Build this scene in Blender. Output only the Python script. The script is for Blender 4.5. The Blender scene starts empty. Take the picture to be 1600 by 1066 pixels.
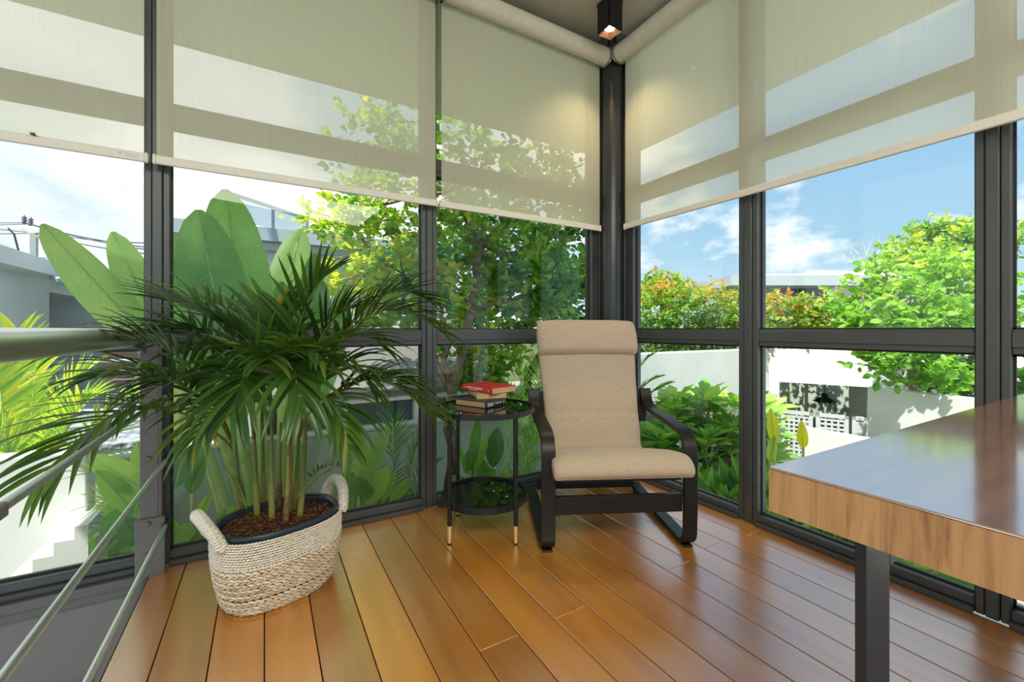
import bpy, math, random
import numpy as np
from mathutils import Matrix, Vector
random.seed(7); rng = np.random.default_rng(7)
SC = bpy.context.scene
COL = SC.collection
PI = math.pi

# ------------------------------------------------------------------ camera, sky, sun, exposure
F = 667.0; CX = 800.0; HY = 515.0                       # focal length and horizon for a 1600x1066 frame
TH = math.atan2(1150.0, 667.0); SX = math.sin(TH); CO = math.cos(TH)
CAM = Vector((-2.1697, -2.3004, 1.0))
cd = bpy.data.cameras.new('camera'); cam = bpy.data.objects.new('camera', cd); COL.objects.link(cam)
cd.sensor_width = 36.0; cd.sensor_fit = 'HORIZONTAL'; cd.lens = F / 1600.0 * 36.0
cd.shift_y = -(533.0 - HY) / 1600.0; cd.clip_start = 0.02; cd.clip_end = 400
cam.location = CAM
cam.rotation_euler = (PI / 2, 0, math.atan2(SX, CO) - PI / 2)
SC.camera = cam

SUN_DIR = Vector((-0.46, -0.24, 0.855)).normalized()
SUN_STRENGTH = 3.5
SKY_STRENGTH = 1.0
EXPOSURE = 1.25

def node(nt, t, **kw):
    n = nt.nodes.new(t)
    for k, v in kw.items():
        if k == 'op': n.operation = v
        elif k.startswith('i_'):
            key = k[2:]
            n.inputs[int(key) if key.isdigit() else key.replace('_', ' ')].default_value = v
        else: setattr(n, k, v)
    return n

def ramp(nt, stops):
    r = nt.nodes.new('ShaderNodeValToRGB'); e = r.color_ramp.elements
    while len(e) < len(stops): e.new(0.5)
    for el, (p, c) in zip(e, stops):
        el.position = p; el.color = (c[0], c[1], c[2], 1) if not isinstance(c, (int, float)) else (c, c, c, 1)
    return r

def world():
    w = bpy.data.worlds.new('sky'); SC.world = w; w.use_nodes = True
    nt = w.node_tree; nt.nodes.clear(); L = nt.links.new
    tc = node(nt, 'ShaderNodeTexCoord')
    nrm = node(nt, 'ShaderNodeVectorMath', operation='NORMALIZE'); L(tc.outputs['Generated'], nrm.inputs[0])
    sep = node(nt, 'ShaderNodeSeparateXYZ'); L(nrm.outputs[0], sep.inputs[0])
    # blue of the clear sky: paler towards the horizon
    zc = node(nt, 'ShaderNodeMapRange', i_1=0.0, i_2=0.75); L(sep.outputs['Z'], zc.inputs[0])
    blue = ramp(nt, [(0, (0.32, 0.40, 0.44)), (0.22, (0.185, 0.30, 0.40)), (1, (0.09, 0.20, 0.37))]); L(zc.outputs[0], blue.inputs[0])
    # clouds on a flattened dome
    zz = node(nt, 'ShaderNodeMath', op='ADD', i_1=0.42); L(sep.outputs['Z'], zz.inputs[0])
    dv = node(nt, 'ShaderNodeVectorMath', operation='DIVIDE'); L(nrm.outputs[0], dv.inputs[0])
    cmb = node(nt, 'ShaderNodeCombineXYZ')
    for i in range(3): L(zz.outputs[0], cmb.inputs[i])
    L(cmb.outputs[0], dv.inputs[1])
    mp = node(nt, 'ShaderNodeMapping'); mp.inputs['Location'].default_value = (4.4, 0.6, 7.2); mp.inputs['Scale'].default_value = (1.0, 1.0, 1.5)
    L(dv.outputs[0], mp.inputs[0])
    nz = node(nt, 'ShaderNodeTexNoise', i_Scale=2.3, i_Detail=7.0, i_Roughness=0.56); L(mp.outputs[0], nz.inputs['Vector'])
    # haze: thin white veil growing towards the sun's side of the sky
    hz = Vector((SUN_DIR.x, 0.55, 0.0)).normalized()
    dt = node(nt, 'ShaderNodeVectorMath', operation='DOT_PRODUCT'); L(nrm.outputs[0], dt.inputs[0]); dt.inputs[1].default_value = hz
    hm = node(nt, 'ShaderNodeMapRange', i_1=-0.1, i_2=0.9, i_3=0.0, i_4=1.0); L(dt.outputs['Value'], hm.inputs[0])
    hb = node(nt, 'ShaderNodeMath', op='MULTIPLY', i_1=0.22); L(hm.outputs[0], hb.inputs[0])
    ad = node(nt, 'ShaderNodeMath', op='ADD'); L(nz.outputs['Fac'], ad.inputs[0]); L(hb.outputs[0], ad.inputs[1])
    cm = ramp(nt, [(0.52, 0.0), (0.60, 0.75), (0.72, 1.0)]); L(ad.outputs[0], cm.inputs[0])
    cc = ramp(nt, [(0.3, (0.38, 0.42, 0.45)), (0.60, (0.56, 0.56, 0.56)), (0.8, (0.8, 0.8, 0.8))]); L(nz.outputs['Fac'], cc.inputs[0])
    veil = node(nt, 'ShaderNodeMixRGB'); veil.inputs[2].default_value = (0.40, 0.43, 0.45, 1)
    hv = node(nt, 'ShaderNodeMath', op='MULTIPLY', i_1=0.75); L(hm.outputs[0], hv.inputs[0])
    L(hv.outputs[0], veil.inputs[0]); L(blue.outputs[0], veil.inputs[1])
    mx = node(nt, 'ShaderNodeMixRGB'); L(cm.outputs[0], mx.inputs[0]); L(veil.outputs[0], mx.inputs[1]); L(cc.outputs[0], mx.inputs[2])
    bg = node(nt, 'ShaderNodeBackground'); bg.inputs['Strength'].default_value = SKY_STRENGTH
    L(mx.outputs[0], bg.inputs['Color'])
    out = node(nt, 'ShaderNodeOutputWorld'); L(bg.outputs[0], out.inputs[0])
world()

sl = bpy.data.lights.new('sun', 'SUN'); sl.energy = SUN_STRENGTH; sl.angle = 0.012; sl.color = (1.0, 0.96, 0.88)
so = bpy.data.objects.new('sun', sl); COL.objects.link(so); so.location = (-8, -4, 15)
so.rotation_euler = SUN_DIR.to_track_quat('Z', 'Y').to_euler()

# added fill light, unseen above and behind the camera, to brighten the room
def area(name, loc, target, sx, sy, power, col):
    a = bpy.data.lights.new(name, 'AREA'); a.shape = 'RECTANGLE'; a.size = sx; a.size_y = sy; a.energy = power; a.color = col
    o = bpy.data.objects.new(name, a); COL.objects.link(o); o.location = loc
    o.rotation_euler = (Vector(loc) - Vector(target)).to_track_quat('Z', 'Y').to_euler()
    return o
area('room_fill_light', (-1.9, -3.6, 2.96), (-1.7, -3.0, 0), 3.0, 2.2, 105, (1.0, 0.95, 0.82))

SC.view_settings.view_transform = 'Standard'; SC.view_settings.look = 'None'
SC.view_settings.exposure = EXPOSURE; SC.view_settings.gamma = 1.0; SC.view_settings.use_curve_mapping = False
try:
    SC.cycles.use_denoising = True
    SC.cycles.max_bounces = 14; SC.cycles.transparent_max_bounces = 24
    SC.cycles.diffuse_bounces = 4; SC.cycles.glossy_bounces = 4; SC.cycles.transmission_bounces = 6
    SC.cycles.caustics_reflective = False; SC.cycles.caustics_refractive = False
    SC.cycles.sample_clamp_indirect = 8
except Exception: pass

# ------------------------------------------------------------------ photograph pixel -> world helpers (for measuring real positions)
def ray(px, py):
    r = (px - CX) / F
    return Vector((r * SX + CO, -r * CO + SX, (HY - py) / F))
def PD(px, py, d): return CAM + ray(px, py) * d
def PY(px, py, y):
    r = ray(px, py); return CAM + r * ((y - CAM.y) / r.y)
def PX(px, py, x):
    r = ray(px, py); return CAM + r * ((x - CAM.x) / r.x)
def PZ(px, py, z):
    r = ray(px, py); return CAM + r * ((z - CAM.z) / r.z)

# ------------------------------------------------------------------ mesh builder
class MB:
    def __init__(s): s.v = []; s.f = []; s.var = []; s.n = 0; s.cv = 0.0
    def add(s, vs, fs, var=None):
        b = s.n
        s.v.extend([tuple(p) for p in vs]); s.f.extend([tuple(i + b for i in f) for f in fs]); s.n += len(vs)
        s.var.extend([s.cv if var is None else var] * len(vs)); return s
    def box(s, x0, x1, y0, y1, z0, z1, c=0.0):
        if x0 > x1: x0, x1 = x1, x0
        if y0 > y1: y0, y1 = y1, y0
        if z0 > z1: z0, z1 = z1, z0
        if c <= 0:
            vs = [(x, y, z) for z in (z0, z1) for (x, y) in ((x0, y0), (x1, y0), (x1, y1), (x0, y1))]
            fs = [(3, 2, 1, 0), (4, 5, 6, 7), (0, 1, 5, 4), (1, 2, 6, 5), (2, 3, 7, 6), (3, 0, 4, 7)]
            return s.add(vs, fs)
        c = min(c, (x1-x0)*.45, (y1-y0)*.45, (z1-z0)*.45)
        vs = []; 
        for (z, i) in ((z0, c), (z0 + c, 0), (z1 - c, 0), (z1, c)):
            a, b, d, e = x0 + i, x1 - i, y0 + i, y1 - i
            k = c if i == 0 else 0
            vs += [(a + k, d, z), (b - k, d, z), (b, d + k, z), (b, e - k, z), (b - k, e, z), (a + k, e, z), (a, e - k, z), (a, d + k, z)]
        fs = [tuple(range(7, -1, -1)), tuple(range(24, 32))]
        for r in range(3):
            for i in range(8):
                j = (i + 1) % 8; fs.append((r*8+i, r*8+j, r*8+8+j, r*8+8+i))
        return s.add(vs, fs)
    def tube(s, pts, rad, n=8, cap=True, var=None):
        pts = [Vector(p) for p in pts]; m = len(pts)
        if not hasattr(rad, '__len__'): rad = [rad] * m
        vs = []; fs = []; up = None
        for i, p in enumerate(pts):
            t = (pts[min(i + 1, m - 1)] - pts[max(i - 1, 0)])
            if t.length < 1e-9: t = Vector((0, 0, 1))
            t.normalize()
            if up is None: up = t.orthogonal().normalized()
            a = (up - t * up.dot(t))
            a = a.normalized() if a.length > 1e-6 else t.orthogonal().normalized()
            up = a; b = t.cross(a)
            for k in range(n):
                q = 2 * PI * k / n; vs.append(p + (a * math.cos(q) + b * math.sin(q)) * rad[i])
        for i in range(m - 1):
            for k in range(n):
                j = (k + 1) % n; fs.append((i*n+k, i*n+j, (i+1)*n+j, (i+1)*n+k))
        if cap: fs.append(tuple(range(n - 1, -1, -1))); fs.append(tuple((m-1)*n + k for k in range(n)))
        return s.add(vs, fs, var)
    def cyl(s, a, b, r, n=16, r2=None): return s.tube([a, b], [r, r if r2 is None else r2], n)
    def lathe(s, prof, c=(0, 0, 0), n=32, sx=1.0, sy=1.0, rot=0.0, close=False):
        vs = []; fs = []; m = len(prof)
        cr, sr = math.cos(rot), math.sin(rot)
        for (r, z) in prof:
            for k in range(n):
                q = 2 * PI * k / n; x = r * math.cos(q) * sx; y = r * math.sin(q) * sy
                vs.append((c[0] + x*cr - y*sr, c[1] + x*sr + y*cr, c[2] + z))
        for i in range(m - 1 if not close else m):
            i2 = (i + 1) % m
            for k in range(n):
                j = (k + 1) % n; fs.append((i*n+k, i*n+j, i2*n+j, i2*n+k))
        if not close:
            if prof[0][0] > 1e-5: fs.append(tuple(range(n - 1, -1, -1)))
            if prof[-1][0] > 1e-5: fs.append(tuple((m-1)*n + k for k in range(n)))
        return s.add(vs, fs)
    def bar(s, a, b, w, h, up=(0, 0, 1), c=0.0):
        a = Vector(a); b = Vector(b); t = (b - a).normalized(); up = Vector(up)
        sd = t.cross(up)
        sd = sd.normalized() if sd.length > 1e-6 else t.orthogonal().normalized()
        u = sd.cross(t)
        vs = []
        for p in (a, b):
            for (i, j) in ((-1, -1), (1, -1), (1, 1), (-1, 1)): vs.append(p + sd * (w/2*i) + u * (h/2*j))
        return s.add(vs, [(0, 1, 2, 3), (7, 6, 5, 4), (0, 4, 5, 1), (1, 5, 6, 2), (2, 6, 7, 3), (3, 7, 4, 0)])
    def prism(s, poly, axis, a, b):
        n = len(poly)
        def mk(p, t):
            if axis == 'x': return (t, p[0], p[1])
            if axis == 'y': return (p[0], t, p[1])
            return (p[0], p[1], t)
        vs = [mk(p, a) for p in poly] + [mk(p, b) for p in poly]
        fs = [tuple(range(n - 1, -1, -1)), tuple(range(n, 2*n))] + [(i, (i+1) % n, n + (i+1) % n, n + i) for i in range(n)]
        return s.add(vs, fs)
    def grid(s, rows, closed=False, var=None):
        m = len(rows); n = len(rows[0]); vs = [p for r in rows for p in r]; fs = []
        for i in range(m - 1):
            for k in range(n if closed else n - 1):
                j = (k + 1) % n; fs.append((i*n+k, i*n+j, (i+1)*n+j, (i+1)*n+k))
        return s.add(vs, fs, var)
    def ribbon(s, path, w, th, axis):      # bent board: path of (y,z), extruded along x centre axis +-w/2, thickness th
        m = len(path); out = []; inn = []
        for i in range(m):
            p = Vector((path[i][0], path[i][1])); q0 = Vector(path[max(i-1, 0)]); q1 = Vector(path[min(i+1, m-1)])
            t = (q1 - q0).normalized(); nn = Vector((-t.y, t.x)); out.append(p + nn*th/2); inn.append(p - nn*th/2)
        rows = [[(axis - w/2, o.x, o.y), (axis + w/2, o.x, o.y), (axis + w/2, q.x, q.y), (axis - w/2, q.x, q.y)] for o, q in zip(out, inn)]
        s.grid(rows, True); b = s.n - 4*m
        s.f.append((b, b+1, b+2, b+3)); s.f.append((s.n-1, s.n-2, s.n-3, s.n-4)); return s
    def arrays(s, V, FC, var):               # numpy append
        b = s.n; s.v.extend(map(tuple, V.tolist())); s.f.extend(map(tuple, (FC + b).tolist())); s.n += len(V); s.var.extend(var.tolist()); return s

LOC = {}
def _mesh(name, mb, mat, smooth):
    me = bpy.data.meshes.new(name); me.from_pydata(mb.v, [], mb.f); me.materials.append(mat)
    if any(mb.var):
        a = me.attributes.new('tint', 'FLOAT', 'POINT'); a.data.foreach_set('value', mb.var)
    if smooth:
        me.polygons.foreach_set('use_smooth', [True] * len(me.polygons))
    me.update(); return me
def tag(o, label=None, cat=None, group=None, kind=None):
    if label: o['label'] = label
    if cat: o['category'] = cat
    if group: o['group'] = group
    if kind: o['kind'] = kind
    return o
def obj(name, mb, mat, parent=None, smooth=False, label=None, cat=None, group=None, kind=None, bevel=0, auto=None, base=None):
    if parent is None:
        V = np.array(mb.v, dtype=float); lo = V.min(0); hi = V.max(0)
        base = Vector(((lo[0]+hi[0])/2, (lo[1]+hi[1])/2, lo[2])) if base is None else Vector(base)
        mb.v = [tuple(p) for p in (V - np.array(base)).tolist()]
    me = _mesh(name, mb, mat, smooth)
    o = bpy.data.objects.new(name, me); COL.objects.link(o)
    if parent is None: o.location = base; LOC[o.name] = base.copy()
    else:
        o.parent = parent
        if parent.name in LOC: o.matrix_parent_inverse = Matrix.Translation(-LOC[parent.name])
    if bevel:
        md = o.modifiers.new('bevel', 'BEVEL'); md.width = bevel; md.segments = 2; md.limit_method = 'ANGLE'; md.angle_limit = 0.6
    if auto is not None:
        me.polygons.foreach_set('use_smooth', [True] * len(me.polygons)); me.set_sharp_from_angle(angle=auto)
    return tag(o, label, cat, group, kind)
def thing(name, label, cat, loc, group=None, kind=None):
    o = bpy.data.objects.new(name, None); COL.objects.link(o); o.location = Vector(loc); o.empty_display_size = 0.1
    LOC[o.name] = Vector(loc); return tag(o, label, cat, group, kind)
def structure(name, label, cat, loc=(0, 0, 0)): return thing(name, label, cat, loc, None, 'structure')

# ------------------------------------------------------------------ materials
def base_mat(name):
    m = bpy.data.materials.new(name); m.use_nodes = True; nt = m.node_tree
    return m, nt, nt.nodes['Principled BSDF'], nt.nodes['Material Output']
def simple(name, col, rough=0.5, metal=0.0, spec=0.5, var=0.0, scale=8.0, bump=0.0, bscale=60.0, stretch=(1, 1, 1)):
    m, nt, p, out = base_mat(name); L = nt.links.new
    p.inputs['Base Color'].default_value = (*col, 1); p.inputs['Roughness'].default_value = rough
    p.inputs['Metallic'].default_value = metal; p.inputs['Specular IOR Level'].default_value = spec
    tc = node(nt, 'ShaderNodeTexCoord'); mp = node(nt, 'ShaderNodeMapping'); mp.inputs['Scale'].default_value = stretch
    L(tc.outputs['Object'], mp.inputs[0])
    if var > 0:
        nz = node(nt, 'ShaderNodeTexNoise', i_Scale=scale, i_Detail=5.0); L(mp.outputs[0], nz.inputs['Vector'])
        r = ramp(nt, [(0.3, [c * (1 - var) for c in col]), (0.7, [min(1, c * (1 + var)) for c in col])])
        L(nz.outputs['Fac'], r.inputs[0]); L(r.outputs[0], p.inputs['Base Color'])
    if bump > 0:
        n2 = node(nt, 'ShaderNodeTexNoise', i_Scale=bscale, i_Detail=4.0); L(mp.outputs[0], n2.inputs['Vector'])
        b = node(nt, 'ShaderNodeBump', i_Strength=bump, i_Distance=0.01); L(n2.outputs['Fac'], b.inputs['Height']); L(b.outputs[0], p.inputs['Normal'])
    return m
def glass_mat(name, tint=(1, 1, 1), refl=0.9):
    m = bpy.data.materials.new(name); m.use_nodes = True; nt = m.node_tree; nt.nodes.clear(); L = nt.links.new
    tr = node(nt, 'ShaderNodeBsdfTransparent'); tr.inputs[0].default_value = (*tint, 1)
    gl = node(nt, 'ShaderNodeBsdfGlossy'); gl.inputs['Roughness'].default_value = 0.0; gl.inputs['Color'].default_value = (refl, refl, refl, 1)
    fr = node(nt, 'ShaderNodeFresnel', i_IOR=1.45); mx = node(nt, 'ShaderNodeMixShader'); out = node(nt, 'ShaderNodeOutputMaterial')
    ge = node(nt, 'ShaderNodeNewGeometry'); inv = node(nt, 'ShaderNodeMath', op='SUBTRACT', i_0=1.0); L(ge.outputs['Backfacing'], inv.inputs[1])
    mu = node(nt, 'ShaderNodeMath', op='MULTIPLY'); L(fr.outputs[0], mu.inputs[0]); L(inv.outputs[0], mu.inputs[1])
    L(mu.outputs[0], mx.inputs[0]); L(tr.outputs[0], mx.inputs[1]); L(gl.outputs[0], mx.inputs[2]); L(mx.outputs[0], out.inputs[0])
    return m
def leaf_mat(name, stops, trans=0.45, rough=0.4, tcol=None, pleat=0.0, spec=0.4):
    """stops: ramp over the per-leaf 'tint' attribute"""
    m, nt, p, out = base_mat(name); L = nt.links.new
    at = node(nt, 'ShaderNodeAttribute'); at.attribute_name = 'tint'
    tc = node(nt, 'ShaderNodeTexCoord'); nz = node(nt, 'ShaderNodeTexNoise', i_Scale=5.0, i_Detail=3.0); L(tc.outputs['Object'], nz.inputs['Vector'])
    a1 = node(nt, 'ShaderNodeMath', op='MULTIPLY_ADD', i_1=0.35, i_2=-0.175); L(nz.outputs['Fac'], a1.inputs[0])
    a2 = node(nt, 'ShaderNodeMath', op='ADD'); L(at.outputs['Fac'], a2.inputs[0]); L(a1.outputs[0], a2.inputs[1])
    r = ramp(nt, stops); L(a2.outputs[0], r.inputs[0]); L(r.outputs[0], p.inputs['Base Color'])
    p.inputs['Roughness'].default_value = rough; p.inputs['Specular IOR Level'].default_value = spec
    tl = node(nt, 'ShaderNodeBsdfTranslucent')
    hs = node(nt, 'ShaderNodeMixRGB', blend_type='MULTIPLY'); hs.inputs[0].default_value = 1.0
    hs.inputs[2].default_value = (*(tcol or (1.6, 1.5, 0.7)), 1); L(r.outputs[0], hs.inputs[1]); L(hs.outputs[0], tl.inputs[0])
    if pleat > 0:
        uv = node(nt, 'ShaderNodeUVMap')
        wv = node(nt, 'ShaderNodeTexWave', wave_type='BANDS', bands_direction='Y', i_Scale=9.0, i_Distortion=1.0, i_Detail=2.0); L(uv.outputs[0], wv.inputs['Vector'])
        b = node(nt, 'ShaderNodeBump', i_Strength=pleat, i_Distance=0.01); L(wv.outputs['Fac'], b.inputs['Height']); L(b.outputs[0], p.inputs['Normal']); L(b.outputs[0], tl.inputs['Normal'])
    mx = node(nt, 'ShaderNodeMixShader'); mx.inputs[0].default_value = trans
    L(p.outputs[0], mx.inputs[1]); L(tl.outputs[0], mx.inputs[2]); L(mx.outputs[0], out.inputs[0])
    return m
def blind_mat():
    m = bpy.data.materials.new('screen_fabric'); m.use_nodes = True; nt = m.node_tree; nt.nodes.clear(); L = nt.links.new
    tc = node(nt, 'ShaderNodeTexCoord'); mp = node(nt, 'ShaderNodeMapping'); mp.inputs['Scale'].default_value = (160, 160, 3.0); L(tc.outputs['Object'], mp.inputs[0])
    nz = node(nt, 'ShaderNodeTexNoise', i_Scale=1.0, i_Detail=2.0); L(mp.outputs[0], nz.inputs['Vector'])
    df = node(nt, 'ShaderNodeBsdfDiffuse'); r = ramp(nt, [(0.3, (0.74, 0.73, 0.54)), (0.7, (0.78, 0.77, 0.58))]); L(nz.outputs['Fac'], r.inputs[0]); L(r.outputs[0], df.inputs[0])
    tl = node(nt, 'ShaderNodeBsdfTranslucent'); tl.inputs[0].default_value = (0.84, 0.86, 0.70, 1)
    m1 = node(nt, 'ShaderNodeMixShader'); m1.inputs[0].default_value = 0.33; L(df.outputs[0], m1.inputs[1]); L(tl.outputs[0], m1.inputs[2])
    tr = node(nt, 'ShaderNodeBsdfTransparent'); m2 = node(nt, 'ShaderNodeMixShader')
    op = node(nt, 'ShaderNodeMapRange', i_1=0.3, i_2=0.7, i_3=0.345, i_4=0.315); L(nz.outputs['Fac'], op.inputs[0]); L(op.outputs[0], m2.inputs[0])
    L(m1.outputs[0], m2.inputs[1]); L(tr.outputs[0], m2.inputs[2])
    out = node(nt, 'ShaderNodeOutputMaterial'); L(m2.outputs[0], out.inputs[0]); return m
def wood_floor():
    m, nt, p, out = base_mat('oiled_teak'); L = nt.links.new
    tc = node(nt, 'ShaderNodeTexCoord'); oi = node(nt, 'ShaderNodeObjectInfo')
    off = node(nt, 'ShaderNodeVectorMath', operation='SCALE'); off.inputs[0].default_value = (3, 17, 5); L(oi.outputs['Random'], off.inputs['Scale'])
    ad = node(nt, 'ShaderNodeVectorMath', operation='ADD'); L(tc.outputs['Object'], ad.inputs[0]); L(off.outputs[0], ad.inputs[1])
    mp = node(nt, 'ShaderNodeMapping'); mp.inputs['Scale'].default_value = (9, 0.9, 9); L(ad.outputs[0], mp.inputs[0])
    nz = node(nt, 'ShaderNodeTexNoise', i_Scale=1.6, i_Detail=8.0, i_Roughness=0.55, i_Distortion=0.25); L(mp.outputs[0], nz.inputs['Vector'])
    r = ramp(nt, [(0.25, (0.42, 0.145, 0.012)), (0.5, (0.58, 0.225, 0.022)), (0.8, (0.68, 0.30, 0.040))]); L(nz.outputs['Fac'], r.inputs[0])
    tn = ramp(nt, [(0.0, (0.72, 0.66, 0.62)), (0.5, (1, 0.98, 0.95)), (1.0, (1.15, 1.12, 1.0))]); L(oi.outputs['Random'], tn.inputs[0])
    mu = node(nt, 'ShaderNodeMixRGB', blend_type='MULTIPLY'); mu.inputs[0].default_value = 1; L(r.outputs[0], mu.inputs[1]); L(tn.outputs[0], mu.inputs[2])
    L(mu.outputs[0], p.inputs['Base Color'])
    m3 = node(nt, 'ShaderNodeMapping'); m3.inputs['Scale'].default_value = (3, 1.2, 3); L(ad.outputs[0], m3.inputs[0])
    n2 = node(nt, 'ShaderNodeTexNoise', i_Scale=3.0, i_Detail=3.0); L(m3.outputs[0], n2.inputs['Vector'])
    rr = node(nt, 'ShaderNodeMapRange', i_1=0.3, i_2=0.7, i_3=0.27, i_4=0.33); L(n2.outputs['Fac'], rr.inputs[0]); L(rr.outputs[0], p.inputs['Roughness'])
    b = node(nt, 'ShaderNodeBump', i_Strength=0.012, i_Distance=0.02); L(n2.outputs['Fac'], b.inputs['Height']); L(b.outputs[0], p.inputs['Normal'])
    p.inputs['Specular IOR Level'].default_value = 0.9; p.inputs['IOR'].default_value = 1.9; p.inputs['Coat Weight'].default_value = 1.0; p.inputs['Coat Roughness'].default_value = 0.25; p.inputs['Coat IOR'].default_value = 2.1
    return m
def wood_table(name, c0, c1, c2, rough, spec, stretch, coat=0.0):
    m, nt, p, out = base_mat(name); L = nt.links.new
    tc = node(nt, 'ShaderNodeTexCoord'); oi = node(nt, 'ShaderNodeObjectInfo')
    off = node(nt, 'ShaderNodeVectorMath', operation='SCALE'); off.inputs[0].default_value = (13, 7, 5); L(oi.outputs['Random'], off.inputs['Scale'])
    ad = node(nt, 'ShaderNodeVectorMath', operation='ADD'); L(tc.outputs['Object'], ad.inputs[0]); L(off.outputs[0], ad.inputs[1])
    mp = node(nt, 'ShaderNodeMapping'); mp.inputs['Scale'].default_value = stretch; L(ad.outputs[0], mp.inputs[0])
    nz = node(nt, 'ShaderNodeTexNoise', i_Scale=1.0, i_Detail=9.0, i_Roughness=0.65, i_Distortion=0.4); L(mp.outputs[0], nz.inputs['Vector'])
    r = ramp(nt, [(0.28, c0), (0.48, c1), (0.75, c2)]); L(nz.outputs['Fac'], r.inputs[0])
    tn = ramp(nt, [(0.0, (0.92, 0.90, 0.88)), (1.0, (1.05, 1.05, 1.03))]); L(oi.outputs['Random'], tn.inputs[0])
    mu = node(nt, 'ShaderNodeMixRGB', blend_type='MULTIPLY'); mu.inputs[0].default_value = 1; L(r.outputs[0], mu.inputs[1]); L(tn.outputs[0], mu.inputs[2])
    L(mu.outputs[0], p.inputs['Base Color']); p.inputs['Roughness'].default_value = rough; p.inputs['Specular IOR Level'].default_value = spec
    p.inputs['Coat Weight'].default_value = coat; p.inputs['Coat Roughness'].default_value = 0.10; p.inputs['Coat IOR'].default_value = 4.0
    if coat: p.inputs['IOR'].default_value = 2.6
    return m
def fabric_mat(name, col):
    m, nt, p, out = base_mat(name); L = nt.links.new
    tc = node(nt, 'ShaderNodeTexCoord')
    mp = node(nt, 'ShaderNodeMapping'); mp.inputs['Scale'].default_value = (220, 220, 14); L(tc.outputs['Object'], mp.inputs[0])
    n1 = node(nt, 'ShaderNodeTexNoise', i_Scale=1.0, i_Detail=3.0); L(mp.outputs[0], n1.inputs['Vector'])
    mq = node(nt, 'ShaderNodeMapping'); mq.inputs['Scale'].default_value = (60, 60, 120); L(tc.outputs['Object'], mq.inputs[0])
    n2 = node(nt, 'ShaderNodeTexNoise', i_Scale=1.0, i_Detail=2.0); L(mq.outputs[0], n2.inputs['Vector'])
    av = node(nt, 'ShaderNodeMath', op='ADD'); L(n1.outputs['Fac'], av.inputs[0]); L(n2.outputs['Fac'], av.inputs[1])
    hf = node(nt, 'ShaderNodeMath', op='MULTIPLY', i_1=0.5); L(av.outputs[0], hf.inputs[0])
    r = ramp(nt, [(0.3, [c * 0.88 for c in col]), (0.7, [min(1, c * 1.08) for c in col])]); L(hf.outputs[0], r.inputs[0]); L(r.outputs[0], p.inputs['Base Color'])
    b = node(nt, 'ShaderNodeBump', i_Strength=0.35, i_Distance=0.003); L(hf.outputs[0], b.inputs['Height']); L(b.outputs[0], p.inputs['Normal'])
    p.inputs['Roughness'].default_value = 0.9; p.inputs['Specular IOR Level'].default_value = 0.15; p.inputs['Sheen Weight'].default_value = 0.2
    return m
def woven_mat(name, stops, rough=0.8):
    m, nt, p, out = base_mat(name); L = nt.links.new
    at = node(nt, 'ShaderNodeAttribute'); at.attribute_name = 'tint'
    tc = node(nt, 'ShaderNodeTexCoord'); nz = node(nt, 'ShaderNodeTexNoise', i_Scale=90.0, i_Detail=3.0); L(tc.outputs['Object'], nz.inputs['Vector'])
    a1 = node(nt, 'ShaderNodeMath', op='MULTIPLY_ADD', i_1=0.4, i_2=-0.2); L(nz.outputs['Fac'], a1.inputs[0])
    a2 = node(nt, 'ShaderNodeMath', op='ADD'); L(at.outputs['Fac'], a2.inputs[0]); L(a1.outputs[0], a2.inputs[1])
    r = ramp(nt, stops); L(a2.outputs[0], r.inputs[0]); L(r.outputs[0], p.inputs['Base Color'])
    p.inputs['Roughness'].default_value = rough; p.inputs['Specular IOR Level'].default_value = 0.3
    return m
def emit_mat(name, col, st):
    m = bpy.data.materials.new(name); m.use_nodes = True; nt = m.node_tree; nt.nodes.clear()
    e = node(nt, 'ShaderNodeEmission'); e.inputs[0].default_value = (*col, 1); e.inputs[1].default_value = st
    o = node(nt, 'ShaderNodeOutputMaterial'); nt.links.new(e.outputs[0], o.inputs[0]); return m

M = {}
M['frame'] = simple('charcoal_aluminium', (0.070, 0.076, 0.075), 0.40, 0.25, 0.5, 0.08, 6)
M['column'] = simple('dark_painted_steel', (0.040, 0.042, 0.042), 0.3, 0.4, 0.5, 0.06, 5)
M['glass'] = glass_mat('window_glass', (0.965, 0.985, 0.975))
M['gasket'] = simple('rubber_gasket', (0.012, 0.012, 0.012), 0.6)
M['concrete'] = simple('concrete_ceiling', (0.47, 0.435, 0.34), 0.85, 0, 0.2, 0.14, 2.4, 0.1, 30)
M['eave'] = simple('eave_soffit', (0.50, 0.49, 0.42), 0.85, 0, 0.2, 0.08, 2.4)
M['spandrel'] = simple('grey_steel_paint', (0.165, 0.155, 0.145), 0.55, 0.0, 0.4, 0.06, 3, 0.03, 25)
M['sill'] = simple('bronze_grey_sill', (0.12, 0.112, 0.108), 0.35, 0.3, 0.5, 0.06, 6)
M['slab'] = simple('dark_subfloor', (0.035, 0.02, 0.012), 0.9)
M['floor'] = wood_floor()
M['blind'] = blind_mat()
M['cream'] = simple('cream_fabric_roll', (0.58, 0.545, 0.43), 0.8, 0, 0.2, 0.04, 20, 0.08, 200)
M['hem'] = simple('cream_hem_bar', (0.68, 0.65, 0.55), 0.6, 0, 0.3, 0.03, 20)
M['chrome'] = simple('bracket_chrome', (0.5, 0.5, 0.46), 0.22, 1.0)
M['steel'] = simple('brushed_steel', (0.66, 0.69, 0.68), 0.33, 0.85, 0.5, 0.08, 4, 0.02, 80)
M['post'] = simple('taupe_painted_steel', (0.155, 0.142, 0.135), 0.5, 0.1, 0.5, 0.05, 5)
M['black_metal'] = simple('black_metal', (0.010, 0.010, 0.010), 0.4, 0.1, 0.4)
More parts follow.
